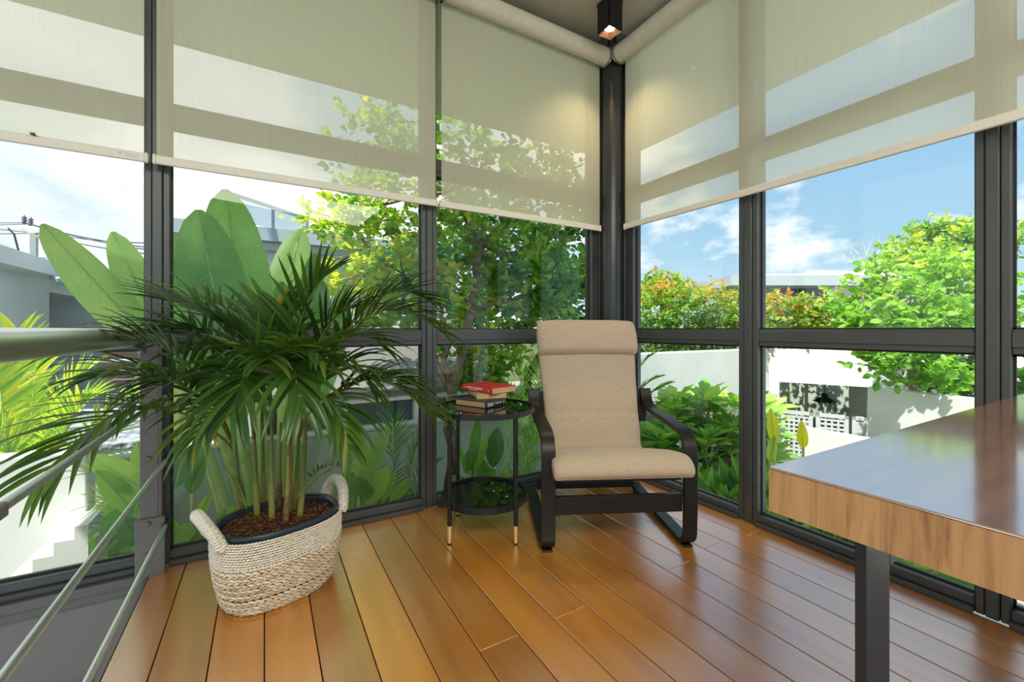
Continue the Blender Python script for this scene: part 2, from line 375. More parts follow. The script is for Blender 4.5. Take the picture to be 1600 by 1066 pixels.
M['brass'] = simple('brass', (0.80, 0.55, 0.22), 0.3, 0.55)
M['black_glass'] = simple('black_glass', (0.006, 0.008, 0.008), 0.02, 0.0, 0.9)
M['black_wood'] = simple('black_brown_veneer', (0.010, 0.008, 0.007), 0.42, 0, 0.35, 0.3, 6, 0.02, 60, (1, 1, 8))
M['linen'] = fabric_mat('beige_linen', (0.475, 0.375, 0.27))
M['tabletop'] = wood_table('lacquered_top', (0.16, 0.060, 0.030), (0.26, 0.105, 0.050), (0.33, 0.15, 0.08), 0.18, 1.0, (2.2, 45, 2), 1.0)
M['tableside'] = wood_table('oiled_stave_edge', (0.22, 0.115, 0.045), (0.43, 0.245, 0.105), (0.52, 0.32, 0.15), 0.55, 0.3, (60, 60, 5))
M['soil'] = simple('bark_mulch', (0.085, 0.036, 0.016), 0.95, 0, 0.2, 0.6, 70, 0.8, 90)
M['bark_chip'] = woven_mat('bark_chips', [(0.0, (0.03, 0.012, 0.006)), (0.6, (0.11, 0.045, 0.02)), (1.0, (0.24, 0.11, 0.05))], 0.9)
M['pot'] = simple('blue_black_plastic', (0.018, 0.030, 0.042), 0.3, 0, 0.5)
M['seagrass'] = woven_mat('seagrass', [(0.0, (0.20, 0.13, 0.06)), (0.4, (0.48, 0.37, 0.22)), (0.75, (0.68, 0.58, 0.42)), (1.0, (0.80, 0.73, 0.58))])
M['seagrass_dark'] = simple('seagrass_core', (0.10, 0.065, 0.028), 0.95)
M['cotton_rope'] = woven_mat('pale_raffia', [(0.0, (0.46, 0.38, 0.26)), (0.4, (0.66, 0.60, 0.48)), (1.0, (0.82, 0.78, 0.68))])
M['palm'] = leaf_mat('palm_leaflet', [(0.0, (0.014, 0.05, 0.013)), (0.45, (0.045, 0.125, 0.020)), (0.8, (0.12, 0.22, 0.03)), (1.0, (0.30, 0.26, 0.05))], 0.32, 0.32, (1.7, 1.5, 0.5), spec=0.5)
M['palm_stem'] = woven_mat('palm_stem', [(0.0, (0.05, 0.09, 0.02)), (0.5, (0.13, 0.18, 0.03)), (0.85, (0.26, 0.22, 0.06)), (1.0, (0.13, 0.08, 0.04))], 0.45)
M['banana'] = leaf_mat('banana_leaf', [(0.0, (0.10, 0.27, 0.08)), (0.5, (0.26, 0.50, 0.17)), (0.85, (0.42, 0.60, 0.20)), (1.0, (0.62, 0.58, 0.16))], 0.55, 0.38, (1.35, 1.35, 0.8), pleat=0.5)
M['petiole'] = simple('pale_petiole', (0.42, 0.58, 0.16), 0.4, 0, 0.4, 0.15, 8)
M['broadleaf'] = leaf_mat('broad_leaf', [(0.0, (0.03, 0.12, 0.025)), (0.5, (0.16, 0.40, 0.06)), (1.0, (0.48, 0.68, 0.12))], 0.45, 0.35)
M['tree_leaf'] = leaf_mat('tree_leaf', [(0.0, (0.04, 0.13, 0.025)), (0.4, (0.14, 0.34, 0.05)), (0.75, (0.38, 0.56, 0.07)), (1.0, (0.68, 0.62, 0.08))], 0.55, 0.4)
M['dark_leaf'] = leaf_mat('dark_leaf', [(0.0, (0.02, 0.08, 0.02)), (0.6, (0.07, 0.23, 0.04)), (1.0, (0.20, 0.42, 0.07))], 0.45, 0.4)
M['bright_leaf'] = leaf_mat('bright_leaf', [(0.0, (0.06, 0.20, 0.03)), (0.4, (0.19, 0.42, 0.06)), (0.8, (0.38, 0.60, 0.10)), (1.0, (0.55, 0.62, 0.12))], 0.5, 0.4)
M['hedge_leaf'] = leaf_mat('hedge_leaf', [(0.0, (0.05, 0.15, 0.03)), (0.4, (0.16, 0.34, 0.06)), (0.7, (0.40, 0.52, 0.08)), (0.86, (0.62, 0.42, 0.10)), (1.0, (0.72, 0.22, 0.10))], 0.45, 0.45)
M['frangipani'] = leaf_mat('frangipani_leaf', [(0.0, (0.08, 0.24, 0.06)), (0.5, (0.25, 0.50, 0.11)), (1.0, (0.55, 0.74, 0.18))], 0.4, 0.3)
M['yellow_palm'] = leaf_mat('yellow_palm', [(0.0, (0.06, 0.24, 0.02)), (0.4, (0.28, 0.50, 0.05)), (0.75, (0.55, 0.66, 0.07)), (1.0, (0.85, 0.70, 0.04))], 0.45, 0.4)
M['flower'] = leaf_mat('white_petal', [(0.0, (0.85, 0.85, 0.78)), (1.0, (0.9, 0.88, 0.7))], 0.3, 0.5, (1, 1, 1))
M['bark'] = simple('mossy_bark', (0.15, 0.125, 0.08), 0.9, 0, 0.2, 0.5, 18, 0.6, 45)
M['pale_bark'] = simple('pale_bark', (0.30, 0.26, 0.18), 0.85, 0, 0.2, 0.3, 12, 0.3, 40)
M['wall_white'] = simple('white_render', (0.70, 0.71, 0.68), 0.8, 0, 0.2, 0.05, 1.5)
M['wall_green'] = simple('grey_green_render', (0.44, 0.50, 0.42), 0.85, 0, 0.2, 0.07, 1.2)
M['wall_blue'] = simple('pale_blue_render', (0.56, 0.63, 0.65), 0.8, 0, 0.2, 0.04, 1.0)
M['fascia'] = simple('grey_fascia', (0.42, 0.46, 0.49), 0.7, 0, 0.3, 0.04, 1.0)
M['canopy'] = simple('smoked_canopy', (0.08, 0.13, 0.18), 0.15, 0, 0.7, 0.05, 2)
M['brown'] = simple('brown_timber', (0.14, 0.055, 0.03), 0.6, 0, 0.3, 0.2, 5)
M['taupe'] = simple('taupe_panel', (0.34, 0.31, 0.25), 0.7, 0, 0.3, 0.05, 3)
M['dark_glass'] = simple('dark_glazing', (0.05, 0.075, 0.09), 0.08, 0, 0.7)
M['white_frame'] = simple('white_window_frame', (0.78, 0.79, 0.76), 0.5, 0, 0.4)
M['gate'] = simple('silver_gate', (0.62, 0.65, 0.68), 0.45, 0.2, 0.5)
M['ground'] = simple('garden_soil', (0.10, 0.12, 0.05), 0.95, 0, 0.1, 0.4, 3.0)
M['path'] = simple('pale_paving', (0.58, 0.58, 0.54), 0.85, 0, 0.2, 0.06, 2.0)
M['pole'] = simple('concrete_pole', (0.48, 0.48, 0.46), 0.8, 0, 0.2, 0.08, 5)
M['wire'] = simple('black_wire', (0.02, 0.022, 0.026), 0.6)
M['insulator'] = simple('glazed_insulator', (0.14, 0.12, 0.17), 0.3)
M['red'] = simple('red_cover', (0.56, 0.022, 0.022), 0.42, 0, 0.4)
M['black_cover'] = simple('charcoal_cover', (0.035, 0.034, 0.037), 0.45, 0, 0.4)
M['cream_cover'] = simple('tan_cover', (0.50, 0.39, 0.20), 0.6, 0, 0.3)
def page_mat():
    m, nt, p, out = base_mat('book_pages'); L = nt.links.new
    tc = node(nt, 'ShaderNodeTexCoord'); mp = node(nt, 'ShaderNodeMapping'); mp.inputs['Scale'].default_value = (4, 4, 900); L(tc.outputs['Object'], mp.inputs[0])
    nz = node(nt, 'ShaderNodeTexNoise', i_Scale=1.0, i_Detail=2.0); L(mp.outputs[0], nz.inputs['Vector'])
    r = ramp(nt, [(0.3, (0.40, 0.24, 0.10)), (0.7, (0.68, 0.47, 0.24))]); L(nz.outputs['Fac'], r.inputs[0]); L(r.outputs[0], p.inputs['Base Color'])
    p.inputs['Roughness'].default_value = 0.85; return m
M['pages'] = page_mat()
M['print_white'] = simple('white_print', (0.85, 0.84, 0.82), 0.6)
M['print_grey'] = simple('grey_print', (0.42, 0.43, 0.45), 0.6)
M['print_pink'] = simple('peach_print', (0.85, 0.50, 0.36), 0.6)
M['print_gold'] = simple('gold_print', (0.62, 0.52, 0.22), 0.5)
M['bulb'] = emit_mat('warm_lamp', (1.0, 0.70, 0.38), 14.0)
M['reflector'] = simple('copper_reflector', (0.55, 0.30, 0.18), 0.4, 0.7)

def brick_mat():
    m, nt, p, out = base_mat('brick_panel'); L = nt.links.new
    tc = node(nt, 'ShaderNodeTexCoord'); mp = node(nt, 'ShaderNodeMapping'); mp.inputs['Rotation'].default_value = (PI/2, 0, 0); L(tc.outputs['Object'], mp.inputs[0])
    b = node(nt, 'ShaderNodeTexBrick', i_Scale=9.0); b.inputs['Color1'].default_value = (0.42, 0.17, 0.10, 1); b.inputs['Color2'].default_value = (0.30, 0.12, 0.08, 1); b.inputs['Mortar'].default_value = (0.5, 0.4, 0.34, 1)
    L(mp.outputs[0], b.inputs['Vector']); L(b.outputs['Color'], p.inputs['Base Color']); p.inputs['Roughness'].default_value = 0.9; return m
M['brick'] = brick_mat()
def shingle_mat():
    m, nt, p, out = base_mat('grey_shingles'); L = nt.links.new
    tc = node(nt, 'ShaderNodeTexCoord')
    v = node(nt, 'ShaderNodeTexVoronoi', i_Scale=18.0); L(tc.outputs['Object'], v.inputs['Vector'])
    r = ramp(nt, [(0.0, (0.10, 0.115, 0.14)), (0.6, (0.27, 0.30, 0.34)), (1.0, (0.5, 0.53, 0.56))]); L(v.outputs['Color'], r.inputs[0]); L(r.outputs[0], p.inputs['Base Color'])
    b = node(nt, 'ShaderNodeBump', i_Strength=0.8, i_Distance=0.03); L(v.outputs['Distance'], b.inputs['Height']); L(b.outputs[0], p.inputs['Normal']); p.inputs['Roughness'].default_value = 0.7
    return m
M['shingle'] = shingle_mat()

# ================================================================== STRUCTURE
CEIL = 3.0; EAVE = 1.48; FX = -2.575            # ceiling height, roof overhang, edge of the timber floor
fl = obj('floor', MB().box(FX, 0.02, -5.2, 0.02, -0.16, -0.016), M['slab'], label='warm orange-brown timber plank floor running towards the glass corner', cat='floor', kind='structure')
BW = 0.1445
joints = {}
for (px, py) in ((1048, 889), (918, 946), (754, 1016), (1118, 850), (1190, 828)):
    p = PZ(px, py, 0); joints.setdefault(int(math.floor((-p.x) / BW)), []).append(p.y)
k = 0; x1 = -0.002
while x1 > FX + 0.02:
    x0 = max(x1 - BW, FX)
    ys = [0.0] + sorted(joints.get(k, [random.uniform(-4.6, -3.0)]), reverse=True)
    if k in joints: ys.append(joints[k][-1] - random.uniform(1.8, 2.4))
    ys = [y for y in ys if y > -5.0] + [-5.2]
    for a, b in zip(ys[:-1], ys[1:]):
        mb = MB().box(x0 + 0.0018, x1 - 0.0018, b + 0.001, a - 0.001, -0.016, random.uniform(-0.0006, 0.0), 0.0015)
        obj('plank', mb, M['floor'], fl)
    x1 = x0; k += 1
obj('edge_angle', MB().box(FX - 0.012, FX, -5.2, -0.05, -0.20, 0.001), M['post'], fl, label='taupe steel edge along the stair void')

cl = obj('ceiling', MB().box(-4.95, 0.0, -7.0, 0.0, CEIL, CEIL + 0.2), M['concrete'], label='bare grey-brown concrete ceiling', cat='ceiling', kind='structure')
ev = MB(); ev.box(-4.95, EAVE, 0.06, EAVE, CEIL, CEIL + 0.2); ev.box(0.06, EAVE, -7.0, 0.06, CEIL, CEIL + 0.2)
obj('trim_1', ev, M['eave'], label='roof eave running outside above both glass walls', cat='eave', kind='structure')

wl = MB(); wl.box(-6.5, FX - 0.014, 0.0, 0.16, -2.7, -0.035); wl.box(FX-0.014, 0.0, 0.0, 0.16, -2.7, -0.165)
sp = obj('wall_left', wl, M['spandrel'], label='grey painted spandrel under the left windows, down the stair void', cat='wall', kind='structure')
lip = MB(); lip.box(-6.5, FX - 0.014, -0.045, 0.10, -0.034, 0.0); lip.box(-6.5, FX - 0.014, -0.025, 0.0, -0.075, -0.036)
obj('ledge', lip, M['sill'], sp)
lip = MB(); lip.box(-6.5, FX - 0.014, -0.03, 0.0, -0.46, -0.40); lip.box(-6.5, FX - 0.014, -0.012, 0.0, -2.7, -0.47)
obj('lower_beam', lip, M['post'], sp)
wr = MB().box(0.0, 0.16, -6.0, 0.16, -2.7, -0.165)
obj('wall_right', wr, M['spandrel'], label='grey spandrel below the right window wall', cat='wall', kind='structure')
obj('floor_lower', MB().box(-6.5, FX - 0.02, -7, 0.0, -2.8, -2.7), M['spandrel'], label='dim landing at the bottom of the stair void', cat='floor', kind='structure')

# --- window walls. local frame: t along wall, n outwards (0 = inner face), z
def frame_box(mb, side, t0, t1, n0, n1, z0, z1, c=0.002):
    if side == 'L': mb.box(t0, t1, n0, n1, z0, z1, c)
    else: mb.box(n0, n1, t0, t1, z0, z1, c)
Z = dict(sill=0.0, b=0.055, t0=0.915, t1=1.0, u0=1.87, u1=1.97, top=CEIL)
wn = [0]
def window(side, t0, t1, label):
    wn[0] += 1
    w = structure('window_%d' % wn[0], label, 'window', ((t0 + t1) / 2, 0, 0) if side == 'L' else (0, (t0 + t1) / 2, 0))
    def rail(name, z0, z1):
        mb = MB(); frame_box(mb, side, t0, t1, 0.012, 0.075, z0, z1, 0.003)
        h = z1 - z0
        frame_box(mb, side, t0 + 0.001, t1 - 0.001, 0.006, 0.02, z0 + h * 0.28, z1 - h * 0.12, 0.002)
        obj(name, mb, M['frame'], w)
    mb = MB(); frame_box(mb, side, t0, t1, -0.02, 0.08, 0.0, 0.022, 0.003); frame_box(mb, side, t0, t1, 0.0, 0.075, 0.022, Z['b'], 0.004)
    obj('bottom_rail', mb, M['frame'], w)
    rail('transom', Z['t0'], Z['t1']); rail('upper_transom', Z['u0'], Z['u1'])
    mb = MB(); frame_box(mb, side, t0, t1, 0.0, 0.075, 2.93, 3.0); obj('head_rail', mb, M['frame'], w)
    for (a, b) in ((Z['b'], Z['t0']), (Z['t1'], Z['u0']), (Z['u1'], 2.93)):
        mb = MB(); frame_box(mb, side, t0 + 0.004, t1 - 0.004, 0.042, 0.048, a - 0.005, b + 0.005, 0)
        p = obj('pane', mb, M['glass'], w)
        g = MB()
        e = 0.007
        frame_box(g, side, t0, t0 + e, 0.034, 0.041, a, b, 0); frame_box(g, side, t1 - e, t1, 0.034, 0.041, a, b, 0)
        frame_box(g, side, t0, t1, 0.034, 0.041, a, a + e, 0); frame_box(g, side, t0, t1, 0.034, 0.041, b - e, b, 0)
        obj('gasket', g, M['gasket'], p)
    return w
def mullion(side, t0, t1, name, label):
    m = MB(); w = t1 - t0
    frame_box(m, side, t0 + w*0.30, t1 - w*0.30, 0.0, 0.09, 0.0, CEIL, 0.003)
    o = obj(name, m, M['frame'], label=label, cat='mullion', kind='structure')
    for a, b in ((t0, t0 + w*0.28), (t1 - w*0.28, t1)):
        mb = MB(); frame_box(mb, side, a, b, 0.005, 0.08, 0.0, CEIL, 0.003); obj('jamb', mb, M['frame'], o)
    return o
LM = [(-3.87, -3.785), (-2.602, -2.518), (-1.411, -1.325)]
RM = [(-1.047, -0.945), (-1.90, -1.815), (-2.75, -2.665), (-3.60, -3.515)]
window('L', LM[0][1], LM[1][0], 'glazed bay over the stair void, left of the railing post')
window('L', LM[1][1], LM[2][0], 'glazed bay behind the potted palm')
window('L', LM[2][1], -0.19, 'glazed bay behind the side table, left of the corner column')
window('R', RM[0][1], -0.20, 'narrow glazed bay right of the corner column, behind the armchair')
window('R', RM[1][1], RM[0][0], 'wide glazed bay behind the corner of the timber table')
window('R', RM[2][1], RM[1][0], 'glazed bay cut by the right edge of the picture')
mullion('L', *LM[0], 'trim_2', 'charcoal mullion over the stair at the far left')
mullion('L', *LM[1], 'trim_3', 'charcoal mullion behind the stair railing post')
mullion('L', *LM[2], 'trim_4', 'charcoal mullion between palm and side table')
mullion('R', *RM[0], 'trim_5', 'charcoal mullion right of the armchair')
mullion('R', *RM[1], 'trim_6', 'wide charcoal mullion above the timber table')
mullion('R', *RM[2], 'trim_7', 'charcoal mullion beside the table, past the picture edge')
mb = MB(); mb.box(-0.188, -0.120, 0.005, 0.08, 0, CEIL, 0.003); mb.box(-0.118, 0.08, 0.0, 0.09, 0, CEIL, 0.003)
mb.box(0.005, 0.08, -0.198, -0.128, 0, CEIL, 0.003); mb.box(0.0, 0.09, -0.126, 0.0, 0, CEIL, 0.003)
obj('trim_9', mb, M['frame'], label='charcoal corner jambs behind the round steel column', cat='corner post', kind='structure')
mb = MB().lathe([(0.071, 0.0), (0.071, CEIL)], (-0.078, -0.078, 0), 40)
obj('corner_column', mb, M['column'], auto=0.6, label='round dark steel column in the glass corner', cat='column', kind='structure')

# ================================================================== ROLLER BLINDS
BZ = 1.68; RZ = 2.853; RR = 0.056
def blind(side, t0, t1, label, r_end=True):
    off = -0.05
    root = thing('roller_blind', label, 'blind', ((t0+t1)/2, off, BZ) if side == 'L' else (off, (t0+t1)/2, BZ), 'roller blinds on the window walls')
    def P(t, n, z): return (t, n, z) if side == 'L' else (n, t, z)
    mb = MB(); nseg = 24
    rows = [[P(t, off, z) for t in np.linspace(t0, t1, nseg)] for z in np.linspace(BZ + 0.036, RZ, 12)]
    mb.grid(rows); obj('fabric', mb, M['blind'], root, smooth=True)
    mb = MB(); mb.cyl(P(t0, off - RR, RZ), P(t1, off - RR, RZ), RR, 32)
    obj('roll', mb, M['cream'], root, auto=0.7)
    mb = MB()
    if side == 'L': mb.box(t0 - 0.002, t1 + 0.002, off - 0.007, off + 0.007, BZ, BZ + 0.036, 0.003)
    else: mb.box(off - 0.007, off + 0.007, t0 - 0.002, t1 + 0.002, BZ, BZ + 0.036, 0.003)
    hb = obj('hem_bar', mb, M['hem'], root)
    for t in (t0 - 0.007, t1 + 0.007):
        mb = MB()
        if side == 'L': mb.box(t - 0.006, t + 0.006, off - 0.009, off + 0.009, BZ - 0.002, BZ + 0.040, 0.004)
        else: mb.box(off - 0.009, off + 0.009, t - 0.006, t + 0.006, BZ - 0.002, BZ + 0.040, 0.004)
        obj('end_cap', mb, M['hem'], hb)
    for t, sg in ((t0 - 0.006, -1), (t1 + 0.006, 1)):
        mb = MB(); c = P(t, off - RR, RZ)
        a = P(t - 0.004, off - RR, RZ); b = P(t + 0.004, off - RR, RZ)
        mb.cyl(a, b, 0.066, 28); mb.cyl(P(t - 0.006, off - RR, RZ), P(t + 0.006, off - RR, RZ), 0.022, 14)
        for q in range(6):
            y = off - RR + 0.046*math.cos(q*PI/3); z = RZ + 0.046*math.sin(q*PI/3)
            mb.cyl(P(t - 0.009, y, z), P(t + 0.009, y, z), 0.009, 8)
        if side == 'L': mb.box(t - 0.006, t + 0.006, off - 0.07, 0.0, RZ - 0.01, CEIL, 0)
        else: mb.box(off - 0.07, 0.0, t - 0.006, t + 0.006, RZ - 0.01, CEIL, 0)
        obj('bracket', mb, M['chrome'], root, auto=0.6)
    return root, hb
b1, h1 = blind('L', -3.80, -2.592, 'pale screen roller blind over the stair bay, beside the railing post mullion')
b2, h2 = blind('L', -2.553, -1.352, 'pale screen roller blind above the potted palm')
b3, h3 = blind('L', -1.318, -0.165, 'pale screen roller blind above the side table, ending at the corner column')
b4, h4 = blind('R', -2.62, -0.180, 'long pale screen roller blind on the right wall, over the timber table')
mb = MB()                                            # tiny maker's print on the first hem bar
mb.box(-2.668, -2.660, -0.0578, -0.0572, BZ + 0.018, BZ + 0.027)
for i in range(5): mb.box(-2.650 + i*0.0085, -2.650 + i*0.0085 + 0.007, -0.0578, -0.0572, BZ + 0.020, BZ + 0.0225)
for i in range(5): mb.box(-2.650 + i*0.0085, -2.650 + i*0.0085 + 0.0078, -0.0578, -0.0572, BZ + 0.013, BZ + 0.0145)
obj('maker_print', mb, M['print_grey'], h1)
mb = MB(); p = PY(53, 210, -0.062); mb.lathe([(0.0, -0.008), (0.003, -0.004), (0.004, 0.0), (0.003, 0.005), (0.0, 0.008)], p, 8)  # small brown mark on the hem, built as a winged speck
mb.add([p + Vector((-0.002, -0.002, 0.004)), p + Vector((-0.012, -0.002, 0.006)), p + Vector((-0.008, -0.001, -0.004)), p + Vector((0.012, -0.001, -0.005))], [(0, 1, 2), (0, 2, 3)])
obj('hem_mark', mb, M['brown'], label='tiny brown mark on the hem of the blind over the stair', cat='insect')

# ================================================================== CEILING SPOT
def spot(x, y, label, group, lit=True):
    r = thing('ceiling_spotlight', label, 'ceiling light', (x, y, CEIL - 0.19), group)
    s = 0.052; zb, zt = CEIL - 0.19, CEIL
    mb = MB(); mb.box(x - s - .004, x + s + .004, y - s - .004, y + s + .004, zt - 0.022, zt, 0.002); obj('mount', mb, M['black_metal'], r)
    mb = MB(); w = 0.004
    mb.box(x - s, x + s, y - s, y - s + w, zb, zt - .02); mb.box(x - s, x + s, y + s - w, y + s, zb, zt - .02)
    mb.box(x - s, x - s + w, y - s, y + s, zb, zt - .02); mb.box(x + s - w, x + s, y - s, y + s, zb, zt - .02)
    obj('housing', mb, M['black_metal'], r)
    mb = MB()                                         # square-to-round recessed reflector
    n = 32; ro = []; ri = []
    for k in range(n):
        q = 2*PI*k/n; c, sn = math.cos(q), math.sin(q); m_ = (s - w) / max(abs(c), abs(sn))
        ro.append((x + c*m_, y + sn*m_, zb + 0.002)); ri.append((x + c*0.030, y + sn*0.030, zb + 0.028))
    mb.grid([ro, ri], True); obj('reflector', mb, M['reflector'], r, smooth=True)
    mb = MB().lathe([(0.0, 0.0), (0.030, 0.0)], (x, y, zb + 0.030), 24); obj('lamp', mb, M['bulb'], r)
    l = bpy.data.lights.new('spot_beam', 'SPOT'); l.energy = 13; l.color = (1.0, 0.74, 0.45); l.spot_size = 1.9; l.spot_blend = 0.8; l.shadow_soft_size = 0.03
    o = bpy.data.objects.new('spot_beam', l); COL.objects.link(o); o.location = (x, y, zb + 0.018); o.parent = r
    o.matrix_parent_inverse = Matrix.Translation(-LOC[r.name])
spot(-0.345, -0.345, 'black square ceiling spotlight, lit, at the glass corner', None)

# ================================================================== STAIR RAILING
RX = -2.573
rl = thing('stair_railing', 'steel railing along the stair edge with a thick tube handrail and slim rods', 'railing', (RX, -0.05, 0))
mb = MB().box(-2.604, -2.545, -0.062, -0.048, -0.10, 0.945, 0.002); ps = obj('post', mb, M['post'], rl, label='flat taupe steel post with bolts')
mb = MB().box(-2.552, -2.535, -0.060, -0.022, 0.0, 0.94, 0.002); obj('stiffener', mb, M['post'], ps)
mb = MB().box(-2.618, -2.522, -0.074, -0.064, -0.10, 0.235, 0.003); obj('base_plate', mb, M['post'], rl)
for i, (z, y) in enumerate(((0.09, -0.074), (0.215, -0.074), (0.475, -0.062))):
    mb = MB().lathe([(0.0, 0.010), (0.009, 0.009), (0.012, 0.004), (0.012, 0.0)], (0, 0, 0), 14)
    mb.v = [(-2.578 + a, y - c, z + b) for (a, b, c) in mb.v]
    obj('bolt', mb, M['post'], rl, auto=0.8)
hx, hz = -2.622, 0.968
mb = MB(); mb.cyl((hx, -3.3, hz), (hx, -0.035, hz), 0.036, 36); obj('handrail', mb, M['steel'], rl, auto=0.7, label='thick brushed steel tube handrail')
mb = MB(); mb.tube([(-2.585, -0.052, 0.90), (-2.60, -0.07, 0.925), (hx, -0.085, hz - 0.034)], 0.009, 10); mb.box(hx - .02, hx + .02, -0.12, -0.05, hz - .042, hz - .034); obj('handrail_bracket', mb, M['post'], rl)
for z in (0.197, 0.462, 0.726):
    rx = -2.520
    mb = MB(); mb.cyl((rx, -3.3, z), (rx, -0.045, z), 0.0085, 18); rod = obj('rod', mb, M['steel'], rl, auto=0.7)
    mb = MB(); mb.cyl((rx, -0.085, z), (rx, -0.03, z), 0.0135, 14); mb.box(-2.545, rx, -0.052, -0.040, z - 0.007, z + 0.007); obj('ferrule', mb, M['black_metal'], rod, auto=0.7)
    if z > 0.7:
        p = PX(8, 792, rx); mb = MB(); mb.box(rx - 0.012, rx + 0.012, p.y - 0.20, p.y - 0.02, z - 0.012, z + 0.012, 0.003)
        obj('connector', mb, M['post'], rod)

# ================================================================== ARMCHAIR
ch = thing('armchair', 'bentwood armchair with black-brown frame and beige linen cushion, in the glass corner', 'armchair', (0, 0, 0))
HW = 0.325
side = []
def arc(cy, cz, r, a0, a1, n=8): return [(cy + r*math.cos(a0 + (a1-a0)*i/n), cz + r*math.sin(a0 + (a1-a0)*i/n)) for i in range(n+1)]
# runner (rear) -> front curve -> front leg -> arm curve -> arm -> upturned rear end
side += [(0.36, 0.040), (0.30, 0.036), (0.0, 0.024)]
side += [(-0.24, 0.020)] + arc(-0.29, 0.080, 0.062, -PI/2, -PI, 7)
side += [(-0.356, 0.20), (-0.358, 0.36)]
side += arc(-0.258, 0.430, 0.100, PI, PI*0.56, 8)
side += [(-0.10, 0.545), (0.05, 0.553), (0.12, 0.562), (0.155, 0.585), (0.175, 0.62), (0.19, 0.655)]
for s in (-1, 1):
    mb = MB().ribbon(side, 0.062, 0.022, s*HW); a = obj('side_frame', mb, M['black_wood'], ch, auto=0.5, bevel=0.003)
    obj('foot_pad', MB().box(s*HW - 0.022, s*HW + 0.022, -0.34, -0.29, 0.0, 0.010, 0.002), M['black_metal'], a); obj('foot_pad', MB().box(s*HW - 0.02, s*HW + 0.02, 0.27, 0.33, 0.0, 0.026, 0.002), M['black_metal'], a)
    sup = [(-0.375, 0.350), (-0.20, 0.318), (0.0, 0.278)] + [(0.07, 0.30), (0.12, 0.37), (0.22, 0.60), (0.30, 0.82), (0.345, 0.97)]
    mb = MB().ribbon(sup, 0.052, 0.020, s*0.245); obj('seat_support', mb, M['black_wood'], ch, auto=0.5)
mb = MB().box(-HW + 0.03, HW - 0.03, -0.346, -0.324, 0.168, 0.250, 0.003); obj('front_stretcher', mb, M['black_wood'], ch)
mb = MB().box(-HW + 0.03, HW - 0.03, 0.28, 0.30, 0.05, 0.11, 0.003); obj('rear_stretcher', mb, M['black_wood'], ch)
for (y, z) in ((0.155, 0.43), (0.235, 0.62), (0.30, 0.80), (0.345, 0.96)): obj('back_slat', MB().bar((-0.27, y + 0.012, z), (0.27, y + 0.012, z), 0.012, 0.045, (0, 0.35, 1)), M['black_wood'], ch)
obj('back_rail', MB().box(-HW, HW, 0.175, 0.195, 0.47, 0.53), M['black_wood'], ch)
for s in (-1, 1): obj('back_support', MB().bar((s*0.30, 0.185, 0.50), (s*0.30, 0.19, 0.645), 0.06, 0.02, (0, 1, 0)), M['black_wood'], ch)
mb = MB().bar((-0.27, -0.37, 0.338), (0.27, -0.37, 0.338), 0.03, 0.02); obj('seat_slat', mb, M['black_wood'], ch)
# cushion: rounded section swept along the seat-back curve; ctrl = (y, z, half width, thickness) of the centre line
def smooth_path(ctrl, n):
    P = np.array(ctrl, float); out = []
    for i in range(len(P) - 1):
        p0 = P[max(i-1, 0)]; p1 = P[i]; p2 = P[i+1]; p3 = P[min(i+2, len(P)-1)]
        for k in range(n):
            t = k / n; out.append(0.5*((2*p1) + (-p0+p2)*t + (2*p0-5*p1+4*p2-p3)*t*t + (-p0+3*p1-3*p2+p3)*t**3))
    out.append(P[-1]); return out
def cushion(path, creases, exp=4.0, crown=0.008, nsec=36):
    rows = []; m = len(path)
    L = [0.0]
    for i in range(1, m): L.append(L[-1] + math.hypot(path[i][0]-path[i-1][0], path[i][1]-path[i-1][1]))
    for i, (y, z, hw, th) in enumerate(path):
        a = path[max(i-1, 0)]; b = path[min(i+1, m-1)]; t = Vector((b[0]-a[0], b[1]-a[1])).normalized(); nn = Vector((-t.y, t.x))
        e = min(L[i], L[-1] - L[i]); ef = math.sqrt(max(0.0, 1 - max(0, 1 - e/0.034)**2)); ef = max(ef, 0.04)
        cr = sum(dep*math.exp(-((L[i]-c)/wd)**2) for c, dep, wd in creases)
        row = []
        for k in range(nsec):
            q = 2*PI*k/nsec; c, s_ = math.cos(q), math.sin(q)
            x = hw*(0.965 + 0.035*ef)*math.copysign(abs(c)**(2/7.0), c); h = math.copysign(abs(s_)**(2/exp), s_)
            hgt = th/2*ef*h*(1 - cr) + (crown*ef*(1 - (x/hw)**2) * (1 if s_ > 0 else 0.3) * (1 if s_ > 0 else -1))
            wr = 0.0012*math.sin(23*x + 31*L[i]) + 0.0008*math.sin(57*x - 40*L[i])
            hgt += wr*ef
            row.append((x, y + nn.x*hgt, z + nn.y*hgt))
        rows.append(row)
    mb = MB(); mb.grid(rows, True); n = nsec
    mb.f.append(tuple(range(n))); mb.f.append(tuple((m-1)*n + k for k in range(n-1, -1, -1)))
    return mb
ctrl = [(-0.425, 0.352, 0.312, 0.080), (-0.400, 0.392, 0.313, 0.085), (-0.340, 0.402, 0.310, 0.088), (-0.20, 0.372, 0.285, 0.084), (-0.06, 0.335, 0.270, 0.080), (0.035, 0.325, 0.262, 0.080), (0.085, 0.365, 0.258, 0.078),
        (0.115, 0.44, 0.262, 0.074), (0.16, 0.55, 0.268, 0.074), (0.215, 0.70, 0.278, 0.072), (0.262, 0.84, 0.286, 0.070), (0.31, 0.985, 0.290, 0.066)]
path = smooth_path(ctrl, 9)
obj('cushion', cushion(path, [(0.735, 0.20, 0.009), (0.54, 0.10, 0.02)]), M['linen'], ch, smooth=True, label='beige linen seat and back cushion')
